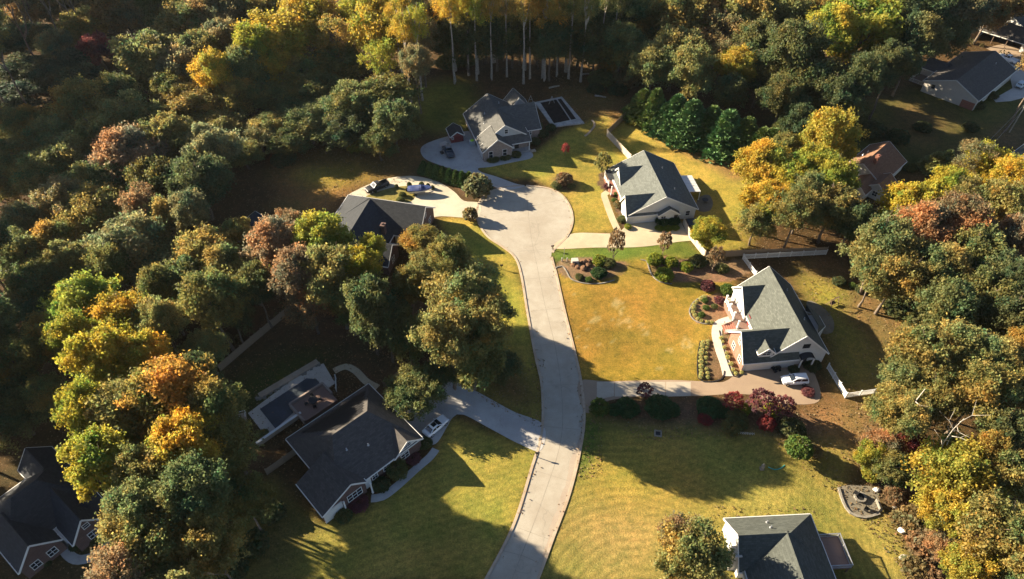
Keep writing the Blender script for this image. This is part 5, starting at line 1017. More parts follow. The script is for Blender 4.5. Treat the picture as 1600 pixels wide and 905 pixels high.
T = [l.split() for l in '''
60 4 70 dk 11|96 12 60 br 12|20 6 60 dk 11|130 4 60 dk 14|156 10 56 br 15|8 70 50 dk 9|1000 0 60 gr 20|1580 0 60 br 18|960 -6 60 dg 20|30 62 72 dk 10|72 62 44 dk 10|88 72 50 bl 12|36 26 60 br 10|36 112 84 dk 9|18 152 80 dk 8|78 122 62 dk 9|112 100 54 dk 10|132 42 78 ol 17|152 76 52 pu 15|130 128 60 dk 11|150 160 50 dk 10|190 14 74 br 21|228 96 104 ol 21|216 22 66 br 20|290 44 84 ol 20
250 18 64 gr 19|312 86 64 ol 20|346 64 56 br 19|332 112 56 ye 20|384 110 66 gr 19|284 110 74 br 19|268 146 66 gr 13|132 164 86 ol 20|186 152 64 dg 18|200 190 84 ol 19|90 214 76 ol 18|16 196 56 ol 19|46 192 46 ol 18|112 250 84 ol 19
202 248 94 ru 20|160 216 74 ol 19|300 166 100 ol 12.5|268 212 64 ol 19|340 200 80 ol 9.5|330 236 74 bl 15|382 240 60 gr 8|246 232 74 ol 18|26 242 84 ol 19|72 270 84 ol 19|16 288 64 ol 18|240 286 84 gr 18|172 286 64 gr 18|310 286 84 dg 18|130 290 64 ol 18
440 66 116 ye 20|410 20 64 ol 21|482 32 84 ye 21|522 62 66 or 18 airy|560 22 66 gy 21 airy|600 42 104 ye 23|642 20 54 br 22|628 48 64 ye 22 airy|592 92 54 gy 17 airy|470 122 74 gr 14|530 100 94 gr 13|500 144 84 gr 12|552 162 84 gr 14|602 152 94 gr 14
616 192 74 gr 13|482 192 84 gr 10|540 202 74 dg 10|440 152 74 gr 11|420 200 60 ol 8|430 110 54 ye 15|406 215 60 bl 8|650 98 44 br 20|450 220 64 gr 7|592 222 56 gr 9|366 20 70 br 21|330 16 64 br 21|370 150 60 ol 14|400 70 60 gy 20
705 12 60 ye 23 tall|742 16 60 gy 23 tall|690 60 60 dg 12|730 62 74 dg 17|776 62 64 dg 17|770 10 60 or 23 tall|700 58 56 dg 11|728 68 50 gr 11|758 64 52 dg 11|786 64 50 gr 11|812 68 52 dg 11|842 72 50 br 11|866 70 52 dg 11|896 70 50 gr 11|922 72 52 dg 11|950 78 48 gr 11|690 30 60 dg 18|720 34 56 ol 19|800 40 60 gr 18|840 44 60 dg 18|875 34 50 ol 19|920 40 56 gr 18|820 12 64 or 24 tall|852 20 54 or 23 tall|890 16 56 ol 22 tall|906 42 84 dg 19|952 34 84 dg 19|860 66 64 dg 17|930 72 74 dg 17|972 72 66 gr 17
926 8 60 dg 22 tall|975 10 70 gr 22|658 60 54 br 21 airy|1012 26 74 ol 20|1060 30 94 ol 21|1056 84 86 ol 20|1020 102 66 ol 18|1078 116 74 ol 17|1122 58 84 br 19 airy|1130 90 54 br 17 airy|1150 106 56 ye 16|1112 18 84 br 20|1162 26 94 ol 21|1182 72 74 dg 19|1192 112 64 dg 17|1140 146 50 dg 13
1230 28 84 ol 21|1286 18 76 ol 21|1344 56 128 gy 26|1300 44 64 gy 25|1240 90 94 dg 23|1282 132 74 dg 20|1312 152 66 dg 19|1222 152 64 dg 16|1400 26 74 dg 23|1452 20 84 dg 23|1502 20 84 br 19|1546 18 64 br 18|1432 62 74 dg 22|1392 104 64 dg 21|1346 120 60 dg 20|1478 56 60 dg 16|1250 190 56 dg 12
1292 222 86 ye 17|1270 262 66 gy 16|1224 236 50 gr 13|1192 262 74 ye 16|1202 318 75 ye 15|1246 330 68 ol 15|1228 288 64 gy 15|1300 328 84 ol 16|1332 346 64 dg 14|1302 280 63 gy 16|1262 300 50 ol 15|1182 348 54 ol 11|1108 362 52 gy 8
1540 266 84 gy 15|1520 250 54 br 15 airy|1480 302 68 gy 15|1576 286 66 ye 15|1420 330 86 gy 16|1452 350 54 ol 16|1380 390 96 ol 17|1440 362 84 ru 17|1492 346 84 ru 17|1504 312 64 ol 15|1562 330 86 ol 16|1590 372 66 ru 16|1400 432 86 ol 17|1462 422 86 ol 17|1520 400 96 gr 17
1562 440 86 dg 17|1542 470 94 gr 17|1482 482 86 gr 17|1584 502 76 dg 17|1440 562 94 ol 17|1502 550 86 ol 17|1422 592 74 ol 15|1592 542 46 or 17|1552 560 66 ol 17|1462 622 86 ol 16|1532 612 94 ol 17|1594 612 66 ol 17|1372 420 60 ol 14|1590 440 50 dg 17|1396 640 70 ol 14|1420 650 60 ol 15
1380 700 56 ru 8|1362 712 46 gy 7|1424 700 50 re 8|1392 730 50 gr 7|1494 742 104 ye 14|1540 708 54 or 14|1564 672 66 dg 15|1574 742 76 ol 14|1480 800 72 ye 11|1546 832 114 ol 14|1590 884 84 ol 14|1516 890 70 ye 11|1458 760 40 re 7|1470 850 44 ru 6
1085 862 108 ol 12|1064 838 60 ru 11|40 352 64 bl 19|100 322 76 br 19|152 332 84 ol 20|40 402 84 ol 20|92 382 74 ol 20|112 412 64 ol 20|210 392 112 bl 20|176 416 60 gr 19|228 330 64 ru 19|300 330 54 bl 19|322 402 90 ol 18|352 422 74 ol 17
262 340 60 ol 18|290 442 74 gr 18|332 472 94 gr 18.5|360 486 62 dg 14|322 548 60 ol 15|62 452 94 gr 20|30 502 94 dg 19|82 522 74 ol 18|30 572 84 gr 19|20 642 94 dg 18|74 622 64 ol 17|250 450 60 gr 18|400 445 60 dg 16|372 372 50 ol 15
136 482 92 gy 21|192 502 84 ye 21|112 524 64 gy 20|162 562 94 gy 21|226 562 74 ye 21|250 502 64 ol 20|262 622 114 or 25|290 594 54 ye 20|142 642 84 gy 22|202 662 114 ol 22|162 722 94 gy 22|290 692 94 ye 25|344 702 96 gr 20|302 772 94 gr 23
232 742 94 ol 22|212 802 94 ol 22|240 862 104 ol 22|322 852 94 ol 20|382 782 74 gr 14|334 642 80 gr 22|190 900 90 ru 21|310 580 50 dg 22|272 940 100 ol 20
430 382 74 ru 19|470 432 84 ru 19|452 360 54 ru 16|500 376 84 gy 19|522 432 94 ol 19|482 468 72 ru 14|560 422 64 gy 19|572 472 74 gr 18|602 502 74 dg 17|542 470 62 gr 14|656 374 60 or 6.5|666 416 66 ol 6|702 400 52 gr 22|580 390 40 gy 18
726 462 104 ol 22.5|702 524 94 ol 20|760 500 74 ol 19|738 556 94 gr 14|786 572 54 dg 6|692 582 50 dg 7|640 450 60 gr 17|640 528 64 gr 14|650 610 78 gr 7'''.replace('\n', '|').split('|') if l.strip()]
for q in T:
    x_, y_, h_ = int(q[0]), int(q[1]), float(q[4])
    if x_ < 400 and y_ < 470 or x_ < 105 and y_ < 700:      # the left-hand woods stand in a hollow: crowns climb towards the right
        if h_ > 13: h_ *= .56 + .44 * min(1, x_ / 330)
    h_ *= 1 + .07 * math.sin(x_ * 1.7 + y_ * .9)
    add_tree(x_, y_, int(q[2]), q[3], h_, q[5] if len(q) > 5 else 'broad')
# evergreen row and the small evergreens along the drive
for px, py, w, hh in ((1005, 163, 46, 8.5), (1024, 168, 40, 10.5), (1040, 183, 44, 8), (1056, 178, 50, 10.5), (1080, 190, 58, 11.5), (1100, 204, 40, 8.5), (1110, 196, 50, 10.5), (1136, 206, 60, 11.5), (1150, 224, 38, 7.5), (1164, 214, 50, 10.5), (1188, 228, 54, 9.5), (1204, 230, 40, 10), (1218, 240, 44, 8.5)):
    add_tree(px, py, w, 'cf', hh, 'cone', label='evergreen in the tall row behind the white house')
for px, py, w, hh in ((662, 261, 16, 3.4), (672, 264, 16, 3.6), (682, 267, 16, 3.6), (692, 270, 16, 3.6), (702, 273, 16, 3.6), (712, 276, 16, 3.6), (722, 278, 17, 3.8), (733, 279, 18, 3.8)):
    add_tree(px, py, w, 'sg' if px == 733 else 'cf', hh, 'cone', label='small evergreen in the hedge between the two driveways')
for px, py, w, hh in ((1462, 252, 34, 5), (1478, 250, 30, 5.5), (1222, 205, 40, 8)): add_tree(px, py, w, 'gr', hh, 'cone')
# tall bare-stemmed trunks whose crowns rise above the frame
def stem(px, py, h, r, crown):
    p = P(px, py); i = len(TREES); t = thing('tall_tree', None, 'tree', p, i)
    rr = random.Random(i)
    o = bpy.data.objects.new('trunk', TALLTRUNK[i % 3]); C.objects.link(o); o.parent = t; o.scale = (r * 1.0, r * 1.0, h)
    c = bpy.data.objects.new('crown', AIRY[i % 3]); C.objects.link(c); c.parent = t; c.location = (0, 0, h * .6); c.scale = (r / 5, r / 5, h * .42 / 9); b = PAL[crown]; c.color = (*[q_ * LEAFGAIN for q_ in b], 1)
    TREES.append([t, crown, 60, px, py, 'stem', None, h])
for a in ((642, 160, 25, 3.6, 'ye'), (660, 157, 26, 3.6, 'gy'), (632, 140, 25, 3.4, 'ye'), (711, 131, 27, 3.8, 'ye'), (745, 127, 28, 3.4, 'gy'), (732, 118, 27, 3.2, 'gy'), (768, 125, 27, 3.2, 'or'), (818, 131, 27, 3.8, 'or'), (828, 124, 28, 3.2, 'or'), (851, 127, 29, 3.6, 'or'), (888, 124, 28, 3.4, 'ol'),
          (907, 128, 26, 3.6, 'ol'), (935, 116, 27, 3.2, 'dg'), (955, 108, 26, 3.0, 'dg'), (792, 121, 27, 3.0, 'br'), (870, 120, 27, 3.0, 'ol'), (960, 105, 22, 2.6, 'ol')): stem(*a)
# woods beyond the frame that throw the long shade seen in the picture
rr = random.Random(3)
for (x0, x1, y0, y1, n) in ((-190, -118, 140, 225, 40), (-225, -185, 225, 300, 10), (-188, -150, 232, 280, 22), (-150, -84, 36, 100, 26), (-170, 190, 236, 262, 26), (125, 190, 120, 230, 8)):
    for k in range(n):
        x, y = rr.uniform(x0, x1), rr.uniform(y0, y1); q = Q(x, y, 14)
        if 0 <= q[0] <= 1600 and 0 <= q[1] <= 905: continue
        t = add_tree(q[0], q[1], 11 * scale_at(q[0], q[1], 14), rr.choice(('dg', 'ol', 'gr', 'br')), rr.uniform(23, 27) + (7 if x < -145 else 0), label='broadleaf tree of the woods beyond the picture edge'); t['group'] = 'woods beyond the frame'
# dead leafless trees at the right
def dead(px, py, qx, qy, h, r0, label, n=9):
    a, b = P(px, py), P(qx, qy, h); t = thing('dead_tree', label, 'tree', a); d = b - a; tr = MB(); rr = random.Random(int(px))
    pts = [d * (i / 6) + V((rr.uniform(-.35, .35), rr.uniform(-.35, .35), 0)) * (0 < i) for i in range(7)]; tr.tube(pts, [r0 * (1 - .8 * i / 6) for i in range(7)], 8); tr.build('trunk', M['bark_white'], t, True)
    br = MB()
    for k in range(n):
        s_ = .5 + .5 * k / n; p = d * s_; an = k * 2.4; L = rr.uniform(1.6, 3.8)
        q = [p, p + V((math.cos(an) * L * .5, math.sin(an) * L * .5, L * .2)), p + V((math.cos(an + .4) * L, math.sin(an + .4) * L, L * .55))]; br.tube(q, [r0 * .33, r0 * .22, r0 * .08], 5)
        br.tube([q[1], q[1] + V((math.cos(an - .9) * L * .5, math.sin(an - .9) * L * .5, L * .4))], [r0 * .18, .02], 4)
    br.build('branches', M['bark_white'], t, True)
dead(1434, 775, 1504, 652, 17.0, .15, 'leaning bleached dead tree with forked bare branches above the yellow trees')
dead(1372, 706, 1444, 610, 18.0, .24, 'dead grey trunk leaning out of the right-hand woods beside the white fence', 3)
dead(1068, 118, 1078, 75, 15, .2, 'pale bare trunk with twigs in the trees behind the evergreen row', 5)
# ---------------------------------------------------------------- tree labels: look first, then the nearest landmark, then order among look-alikes
def dirword(dx, dy):
    a = math.degrees(math.atan2(dy, dx))
    for lim, wd in ((-157, 'left of'), (-113, 'behind and left of'), (-67, 'behind'), (-23, 'behind and right of'), (23, 'right of'), (67, 'in front and right of'), (113, 'in front of'), (157, 'in front and left of'), (181, 'left of')):
        if a <= lim: return wd
groups = {}
for t in TREES:
    o, col, w, px, py, kind, lab, hh = t
    if lab is None:
        if kind == 'stem': lab = f'tall bare-stemmed tree with {CN[col]} top behind the brown brick house'
        else:
            k = min(range(len(ANCH)), key=lambda i: math.hypot(ANCH[i][0] - px, (ANCH[i][1] - py) * 1.2)); A_ = ANCH[k]
            size = 'small' if w < 50 else 'medium' if w < 68 else 'broad' if w < 88 else 'huge'
            kn = 'conifer' if kind == 'cone' else 'tree'
            lab = f'{size} {CN[col]} {kn} {dirword(px - A_[0], py - A_[1])} {A_[2]}'
    groups.setdefault(lab, []).append(t)
ORD = ['', 'second', 'third', 'fourth', 'fifth', 'sixth', 'seventh', 'eighth', 'ninth', 'tenth', 'eleventh', 'twelfth']
for lab, ts in groups.items():
    if ts[0][0].get('group'):
        for t in ts: t[0]['label'] = lab
        continue
    ts.sort(key=lambda t: t[3]); n = len(ts)
    for i, t in enumerate(ts):
        pre = '' if n == 1 else ('leftmost ' if i == 0 else 'rightmost ' if i == n - 1 else ORD[i] + ' from left, ')
        if n > 1 and n == 2: pre = 'left-hand ' if i == 0 else 'right-hand '
        t[0]['label'] = pre + lab
        t[0]['group'] = {'cone': 'evergreens', 'stem': 'bare-stemmed trees behind the brick house'}.get(t[5], 'broadleaf trees of the neighbourhood')
# ---------------------------------------------------------------- shrubs
def shrub(px, py, w, col, label, kind='bush', tall=1.0, mat=None, group='garden shrubs', stem=False):
    sc_ = scale_at(px, py, .5); r = w / 2 / sc_ * .86; p = P(px, py + w * .12 * tall); me = {'bush': BUSH, 'box': BOX, 'loose': LOOSE}[kind][int(px + py) % {'bush': 3, 'box': 2, 'loose': 2}[kind]]
    k = 1 + random.uniform(-.1, .1); b = PAL[col]; colr = (b[0] * k, b[1] * k, b[2] * k, 1); s = (r, r * random.uniform(.9, 1.1), r * tall)
    if stem:
        t = thing('small_tree', label, 'tree', p, random.uniform(0, 6), group); me = SPARSE[int(px) % 2] if kind == 'loose' else me; o = bpy.data.objects.new('crown', me); C.objects.link(o); o.parent = t; o.location = (0, 0, r * .55 * tall); o.scale = s; o.color = colr
        q = bpy.data.objects.new('trunk', TWIG[int(px) % 2]); C.objects.link(q); q.parent = t; q.scale = (r * 1.0, r * 1.0, r * 1.75 * tall); return t
    o = bpy.data.objects.new('shrub', me); C.objects.link(o); o.location = p; o.scale = s; o.rotation_euler = (0, 0, random.uniform(0, 6)); o.color = colr; return tag(o, label, 'shrub', group)
for a in [
 (1023, 406, 28, 'yg', 'round lime-green shrub at the left end of the mulch bed row', 'box'), (1047, 410, 26, 'yg', 'lime-green shrub second in the mulch bed row'), (1072, 417, 24, 'yg', 'lime-green shrub right of middle in the mulch bed row'), (1090, 409, 32, 'gr', 'bigger darker shrub at the right of the lime-green row'), (1037, 430, 29, 'yg', 'lime-green ball shrub standing alone in front of the row', 'box'),
 (937, 407, 26, 'yg', 'yellowish shrub in the roadside bed nearest the utility cabinet'), (951, 411, 24, 'gr', 'green shrub beside the bare-stemmed sapling in the roadside bed'), (935, 427, 26, 'hd', 'dark green shrub at the front of the roadside bed'), (905, 433, 16, 'gr', 'low spreading plant at the front corner of the roadside bed'), (920, 437, 14, 'sg', 'low leafy plant beside the roadside bed edging'), (1128, 420, 24, 'gr', 'green shrub right of the rusty sapling by the board fence'),
 (1105, 447, 27, 'pu', 'dark purple round shrub at the corner of the porch bed'), (1136, 453, 27, 'sg', 'fresh green shrub next to the purple one'), (1101, 470, 11, 'sg', 'upper left green ball in the porch bed', 'box'), (1103, 481, 11, 'sg', 'left green ball in the porch bed', 'box'), (1096, 492, 12, 'sg', 'lowest green ball in the porch bed', 'box'), (1116, 479, 11, 'gr', 'right-hand green ball in the porch bed', 'box'), (1142, 478, 16, 'sg', 'low green plant against the porch railing'), (1124, 470, 18, 'pu', 'low purplish ground plant in the middle of the porch bed', 'loose', .6),
 (980, 637, 40, 'hd', 'broad dark shrub left of the driveway hedge row', 'bush', .75), (960, 640, 26, 'hd', 'smaller dark shrub at the left end of the driveway hedge row', 'bush', .8), (1030, 636, 50, 'hd', 'largest dark shrub below the concrete slabs', 'bush', .75), (1050, 640, 28, 'hd', 'dark shrub hugging the right side of the largest driveway shrub', 'bush', .7), (1108, 636, 48, 'hd', 'dark shrub beside the red maples', 'bush', .7), (1126, 642, 28, 'hd', 'low dark shrub between the hedge and the orange-red maple', 'bush', .7), (936, 638, 32, 'sg', 'light green loose shrub at the road end of the driveway bed', 'loose'), (1101, 655, 24, 're', 'round red shrub below the clipped hedge', 'box'), (1150, 655, 42, 'gr', 'green shrub under the red maples'), (1140, 668, 30, 'ol', 'low olive shrub at the lower edge of the maple bed', 'loose'), (1160, 640, 24, 'yg', 'lime-green shrub between the two red maples', 'loose'), (1204, 641, 26, 'yg', 'lime-green shrub right of the tall red maple', 'loose'), (1236, 668, 44, 'dg', 'dark green shrub at the right end of the maple bed'), (1196, 662, 28, 're', 'low red shrub at the foot of the tall maple', 'loose'),
 (1034, 346, 23, 'hd', 'left dark round shrub under the small white gable', 'box'), (1051, 345, 23, 'hd', 'right dark round shrub under the small white gable', 'box'), (1030, 357, 15, 'yg', 'left low yellow-green hedge clump by the tan driveway', 'box', .6), (1043, 357, 15, 'yg', 'middle low yellow-green hedge clump by the tan driveway', 'box', .6), (1055, 356, 14, 'yg', 'right low yellow-green hedge clump by the tan driveway', 'box', .6),
 (963, 304, 10, 'sg', 'topmost small ball shrub along the tan walk', 'box'), (960, 313, 9, 'sg', 'second small ball shrub along the tan walk', 'box'), (966, 322, 16, 'br', 'twiggy brown shrub along the tan walk', 'loose', 1.3), (972, 343, 17, 'gr', 'green shrub at the garage corner of the white house', 'box'), (981, 355, 13, 'yg', 'yellow low plant at the garage corner of the white house', 'loose', .7), (949, 291, 15, 'pu', 'dark purplish shrub at the top of the tan walk'),
 (881, 283, 28, 'ru', 'brownish-purple twiggy shrub on the island bed by the turning circle', 'loose'), (870, 290, 20, 'gr', 'low green shrub on the island bed by the turning circle'), (892, 291, 16, 'ol', 'low olive shrub on the island bed by the turning circle'), (747, 297, 44, 'bl', 'big greyish-olive bush between the two driveway mouths', 'loose', 1.25), (735, 339, 24, 'br', 'dark brownish bush on the lawn corner by the turning circle', 'loose', 1.5),
 (629, 305, 12, 'gr', 'upper clipped shrub left of the blue boat', 'box', 1.3), (626, 313, 13, 'gr', 'lower clipped shrub left of the blue boat', 'box', 1.2), (640, 290, 8, 'dg', 'dark upright shrub behind the blue boat', 'box', 2.4), (620, 292, 6, 'dg', 'thin upright shrub left in the driveway island', 'box', 2.4), (659, 289, 8, 'dg', 'second dark upright shrub behind the blue boat', 'box', 2), (669, 291, 7, 'dg', 'third dark upright shrub at the boat bow', 'box', 2.2), (676, 294, 7, 'dg', 'rightmost dark upright shrub past the boat bow', 'box', 2), (587, 300, 5, 'dg', 'small upright shrub beside the black pickup', 'box', 2),
 (770, 249, 20, 'gr', 'left low hedge shrub under the brick gable windows', 'box', .7), (789, 246, 18, 'gr', 'middle low hedge shrub under the brick gable windows', 'box', .7), (806, 242, 18, 'gr', 'right low hedge shrub by the brick house porch', 'box', .7), (836, 222, 20, 'dg', 'dark shrub at the right front corner of the brick house'), (848, 210, 20, 'dg', 'dark shrub below the brick house east window'), (860, 200, 18, 'dg', 'dark shrub at the pool deck corner'), (845, 200, 8, 'gr', 'columnar green shrub against the brick house east wall', 'box', 3),
 (665, 692, 26, 'gr', 'dark round shrub at the driveway corner of the charcoal house'), (641, 652, 15, 'dg', 'small shrub beside the charcoal house back corner'), (620, 732, 36, 'gr', 'tall dark shrub in front of the charcoal house middle', 'box', 1.3), (596, 756, 30, 'dg', 'low dark shrub at the bend of the front walk'), (538, 805, 30, 'gr', 'green shrub at the near corner of the charcoal house'), (560, 786, 34, 'pu', 'dark mulch shrub under the charcoal house front gable', 'box', .5), (645, 716, 26, 'pu', 'low dark plant between the walk and the charcoal house', 'box', .5),
 (53, 887, 20, 'ye', 'yellow-brown shrub in front of the shaded corner house'), (75, 878, 16, 'dg', 'dark shrub by the window of the shaded corner house'), (118, 852, 20, 'dg', 'dark shrub on the inside of the curved front walk'), (150, 845, 18, 'dg', 'dark shrub right of the corner house walk'),
 (493, 610, 8, 'yg', 'upper potted yellow plant on the terrace wall', 'loose'), (472, 630, 9, 'yg', 'lower potted yellow plant on the terrace wall', 'loose'), (412, 680, 20, 'ol', 'thin grassy plant at the near pool corner', 'loose'),
 (1331, 446, 14, 'sg', 'small bright green shrub on the clay yard'), (1310, 440, 24, 'dg', 'dark low shrub on the clay yard under the trees'), (1345, 452, 22, 'dg', 'dark brush at the woods edge behind the big white house'), (1262, 612, 22, 'pu', 'dark low shrub by the white picket fence', 'box', .6), (1268, 570, 30, 'dg', 'dark bed shrub at the foot of the white house east corner', 'bush', .7), (1240, 577, 20, 'dg', 'dark bed shrub below the arched hood', 'bush', .7),
 (1270, 705, 26, 'br', 'bare brown twiggy bush right of the leaning tree', 'loose'), (1395, 775, 34, 'ru', 'rusty bush right of the fire-pit patio', 'loose'), (1425, 812, 52, 'br', 'wide brown brush above the bottom-right lawn', 'loose'), (1440, 852, 56, 'ru', 'wide rust brush at the bottom-right lawn edge', 'loose'), (1425, 890, 44, 'br', 'brown brush at the bottom frame edge', 'loose'), (1455, 800, 40, 'ol', 'olive brush below the dead white tree', 'loose'), (1400, 810, 26, 'br', 'small brown brush beside the white block', 'loose'), (1405, 745, 34, 'gr', 'green brush left of the big yellow tree'), (1358, 742, 28, 'gy', 'yellow-green brush above the fire-pit patio', 'loose'), (1450, 905, 44, 'ru', 'rust-red brush under the bottom-right trees', 'loose'),
 (958, 112, 50, 'or', 'orange-brown bush at the woods edge behind the pool', 'loose', 1.2), (940, 126, 46, 'gr', 'green bush at the woods edge behind the pool', 'bush', 1.1), (978, 128, 44, 'br', 'brown bush between pool and evergreens', 'loose', 1.1), (930, 140, 30, 'dg', 'dark low bush at the far lawn corner'), (965, 142, 34, 'dg', 'dark bush beside the fence bend'), (700, 100, 40, 'gr', 'green undergrowth below the tall bare trunks on the left'), (730, 98, 30, 'gr', 'green undergrowth clump by the tall trunks'), (555, 232, 26, 'gy', 'small yellow bush at the shaded clearing edge', 'loose'), (445, 250, 40, 'dg', 'dark brush at the clearing edge left of the black pickup'),
 (1398, 484, 46, 'dg', 'dark undergrowth bush at the right edge of the clay yard', 'loose'), (1432, 505, 50, 'gr', 'green undergrowth bush where the clay yard meets the right woods', 'loose'), (1378, 458, 44, 'dg', 'dark brush under the rust-topped trees behind the clay yard', 'loose'), (1418, 530, 40, 'ol', 'olive brush at the woods edge right of the house shadow', 'loose'), (1368, 640, 36, 'ol', 'olive brush beyond the end of the white picket fence', 'loose'), (430, 800, 40, 'dg', 'dark brush left of the charcoal house on the bare soil', 'loose'), (400, 850, 46, 'dg', 'dark brush under the big trees left of the shaded lawn', 'loose'), (365, 890, 50, 'dg', 'dark brush at the bottom edge under the left trees', 'loose'),
 (1400, 215, 40, 'dg', 'dark bush above the brown-shingled house'), (1360, 205, 44, 'dg', 'dark brush in the shaded yard left of the beige house'), (1440, 200, 30, 'dg', 'dark round bush on the shaded yard below the beige house'), (1515, 200, 26, 'dg', 'dark bush below the beige house walk'), (1420, 262, 24, 'gr', 'green bush right of the brown-shingled house'), (1525, 165, 22, 'dg', 'dark bush at the front corner of the beige house', 'box'), (1548, 150, 20, 'dg', 'dark hedge bush along the beige house front', 'box'), (1280, 165, 44, 'br', 'brownish bush under the tall trees at the upper right', 'loose'), (1310, 180, 50, 'ol', 'olive bush under the bright yellow-green tree', 'loose'),
]: shrub(*a)
shrub(883, 240, 13, 're', 'tiny red sapling alone on the far lawn', 'loose', 2.0, None, 'small ornamental trees', True); shrub(958, 400, 26, 'ru', 'thin sapling with rusty top and bare stems in the roadside bed', 'loose', 3.0, None, 'small ornamental trees', True); shrub(1035, 392, 24, 'ru', 'rusty-pink sapling on the green strip by the tan driveway', 'loose', 2.2, None, 'small ornamental trees', True)
shrub(1112, 418, 24, 'ru', 'pink-rust sapling at the right end of the mulch bed', 'loose', 2.6, None, 'small ornamental trees', True); shrub(940, 270, 26, 'ol', 'small olive tree at the white house porch corner', 'loose', 2.0, None, 'small ornamental trees', True); shrub(1004, 618, 24, 'pu', 'dark red sapling over the concrete slab driveway', 'loose', 1.8, None, 'small ornamental trees', True)
shrub(1140, 634, 30, 're', 'left red maple with orange-red leaves in the driveway bed', 'loose', 1.4, None, 'small ornamental trees', True); shrub(1180, 640, 38, 'pu', 'tallest dark red maple in the driveway bed', 'loose', 1.8, None, 'small ornamental trees', True); shrub(1218, 645, 34, 'pu', 'right dark red maple at the driveway end', 'loose', 1.6, None, 'small ornamental trees', True)
shrub(1242, 706, 46, 'sg', 'leaning small green tree at the edge of the shaded lawn', 'bush', 1.3, None, 'small ornamental trees', True)
# pale ornamental tufts bordering the two beds
def tuft_row(pts, step, label, grp, w=.42):
    g = smooth_path(pix(pts), step)
    for q in g:
        o = bpy.data.objects.new('border_tuft', LOOSE[0]); C.objects.link(o); s = w * random.uniform(.8, 1.2); o.location = q + V((random.uniform(-.1, .1), random.uniform(-.1, .1), 0)); o.scale = (s, s, s * .8); o.rotation_euler = (0, 0, random.uniform(0, 6)); o.color = (.48, .46, .18, 1); tag(o, label, 'plant', grp)
tuft_row([(1100, 465), (1089, 472), (1083, 482), (1085, 494), (1096, 502), (1112, 504)], .8, 'pale yellow-green tuft bordering the bed in front of the porch', 'border tufts of the porch bed')
tuft_row([(1099, 536), (1095, 560), (1096, 590)], .75, 'pale yellow-green tuft in the row left of the pale walk', 'border tufts left of the walk'); tuft_row([(1106, 534), (1103, 560), (1106, 590)], .95, 'pale yellow-green tuft in the second row left of the pale walk', 'inner border tufts left of the walk', .34)
tuft_row([(1128, 530), (1138, 560), (1150, 584), (1158, 582)], 1.1, 'pale tuft between the pale walk and the brick garage end', 'border tufts beside the garage', .36)
# low undergrowth of the woods: one uncountable mass
def undergrowth():
    r = np.random.default_rng(9); pts = []
    regs = [((-190, -62), (95, 235), 420), ((-62, -25), (140, 235), 150), ((-75, -45), (45, 90), 110), ((62, 120), (55, 125), 150), ((-20, 150), (192, 240), 260), ((60, 100), (140, 190), 60), ((-45, -12), (80, 108), 50)]
    for (x0, x1), (y0, y1), n in regs:
        k = r.random((n, 2)); pts.append(np.stack([x0 + k[:, 0] * (x1 - x0), y0 + k[:, 1] * (y1 - y0)], 1))
    pts = np.concatenate(pts)
    ex = [[(P(*q).x, P(*q).y) for q in z[0]] for z in ZONES[:29]]; bad = np.zeros(len(pts), bool)
    for e in ex: bad |= pip(pts[:, 0], pts[:, 1], e)
    for hx in (HA, HB, HCC, HD, HE, HG, HH, HI, HJ): bad |= np.hypot(pts[:, 0] - hx.org[0] - 3, pts[:, 1] - hx.org[1] - 6) < 16
    bad |= np.hypot(pts[:, 0] + 60, pts[:, 1] - 117) < 10
    pts = pts[~bad]; rad = .5 + r.random(len(pts)) * .9
    me = leaf_cloud('undergrowth', np.concatenate([pts, rad[:, None] * .5], 1), rad, 40, .26, 99, 'leaf'); o = bpy.data.objects.new('undergrowth', me); C.objects.link(o); o.color = (.10, .09, .035, 1); o['kind'] = 'stuff'
undergrowth()

def fallen():
    r = np.random.default_rng(4); regs = [([(1235,405),(1330,405),(1430,480),(1400,600),(1320,620),(1290,520)], 1200), ([(1210,640),(1380,620),(1400,700),(1300,770),(1200,690)], 1000), ([(920,640),(1210,640),(1280,680),(1000,690)], 900), ([(700,560),(850,560),(845,670),(760,630)], 900), ([(430,230),(660,215),(640,280),(500,330),(420,330)], 1800), ([(860,110),(985,110),(985,190),(880,200)], 1100),
        ([(1300,760),(1400,730),(1500,905),(1420,905)], 1500), ([(350,580),(520,490),(680,590),(560,610),(400,740)], 1500), ([(1110,790),(1280,795),(1290,812),(1110,815)], 110), ([(906,650),(940,655),(940,740),(900,760)], 260), ([(1180,270),(1300,330),(1290,395),(1130,400)], 900)]
    pts = []
    for pg, n in regs:
        g = np.array([(P(*q).x, P(*q).y) for q in pg]); lo, hi = g.min(0), g.max(0); k = lo + r.random((n * 3, 2)) * (hi - lo); k = k[pip(k[:, 0], k[:, 1], [tuple(q) for q in g])][:n]; pts.append(k)
    for path in (Lp, Rp):
        for q in path:
            for _ in range(int(r.integers(0, 5))): pts.append(np.array([[q.x + r.normal() * .5, q.y + r.normal() * .5]]))
    pts = np.concatenate(pts); me = leaf_cloud('fallen_leaves', np.concatenate([pts, np.full((len(pts), 1), .06)], 1), np.full(len(pts), .08), 1, .15, 5, 'leaf', .9); o = bpy.data.objects.new('fallen_leaves', me); C.objects.link(o); o.color = (.25, .165, .085, 1); o['kind'] = 'stuff'
fallen()
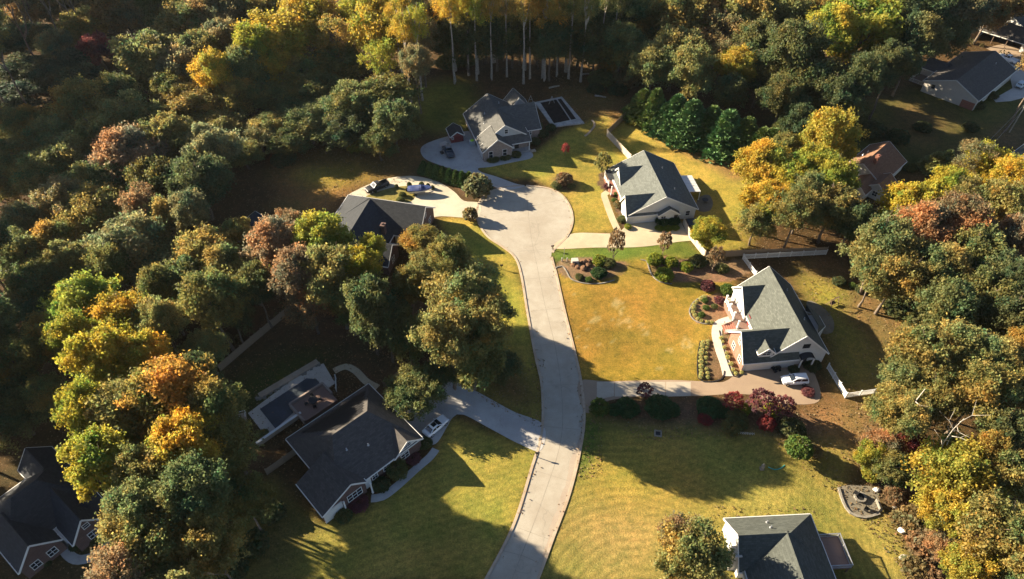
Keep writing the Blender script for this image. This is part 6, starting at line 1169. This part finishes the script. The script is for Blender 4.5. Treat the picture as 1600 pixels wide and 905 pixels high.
# thin autumn air
hz = MB(); hz.box((0, 130, 53), (900, 520, 108)); m = bpy.data.materials.new('haze'); m.use_nodes = True; nt = m.node_tree; nt.nodes.remove(nt.nodes['Principled BSDF']); pv = nt.nodes.new('ShaderNodeVolumePrincipled'); pv.inputs['Density'].default_value = .00003; pv.inputs['Color'].default_value = (.8, .85, .9, 1); pv.inputs['Anisotropy'].default_value = .3; nt.links.new(pv.outputs[0], nt.nodes['Material Output'].inputs['Volume']); o = hz.build('haze', m); o['kind'] = 'stuff'
# ---------------------------------------------------------------- light, sky, camera
AZ, EL = R(158), R(21.5)
sd = V((math.cos(AZ) * math.cos(EL), math.sin(AZ) * math.cos(EL), math.sin(EL)))
sun = bpy.data.lights.new('sun', 'SUN'); sun.energy = 5.0; sun.angle = R(.5); sun.color = (1, .85, .62)
so = bpy.data.objects.new('sun', sun); C.objects.link(so); so.rotation_euler = (-sd).to_track_quat('-Z', 'Y').to_euler(); so.location = sd * 300
w = bpy.data.worlds.new('World'); bpy.context.scene.world = w; w.use_nodes = True
sk = w.node_tree.nodes.new('ShaderNodeTexSky'); sk.sky_type = 'NISHITA'; sk.sun_disc = False; sk.air_density = .65; sk.dust_density = .4; sk.ozone_density = 1.0; sk.sun_elevation = EL; sk.sun_rotation = math.pi / 2 - AZ
w.node_tree.links.new(sk.outputs[0], w.node_tree.nodes['Background'].inputs[0]); w.node_tree.nodes['Background'].inputs[1].default_value = .05
cam = bpy.data.cameras.new('camera'); co = bpy.data.objects.new('camera', cam); C.objects.link(co); co.location = (0, 0, HC); co.rotation_euler = (R(45), 0, 0)
cam.sensor_width = 36; cam.lens = 36 * FPX / 1600; cam.clip_end = 6000
sc = bpy.context.scene; sc.camera = co
sc.view_settings.view_transform = 'Standard'; sc.view_settings.look = 'None'; sc.view_settings.gamma = 1; sc.view_settings.use_curve_mapping = False; sc.view_settings.exposure = 2.15
sc.cycles.max_bounces = 8; sc.cycles.diffuse_bounces = 5; sc.cycles.transparent_max_bounces = 4
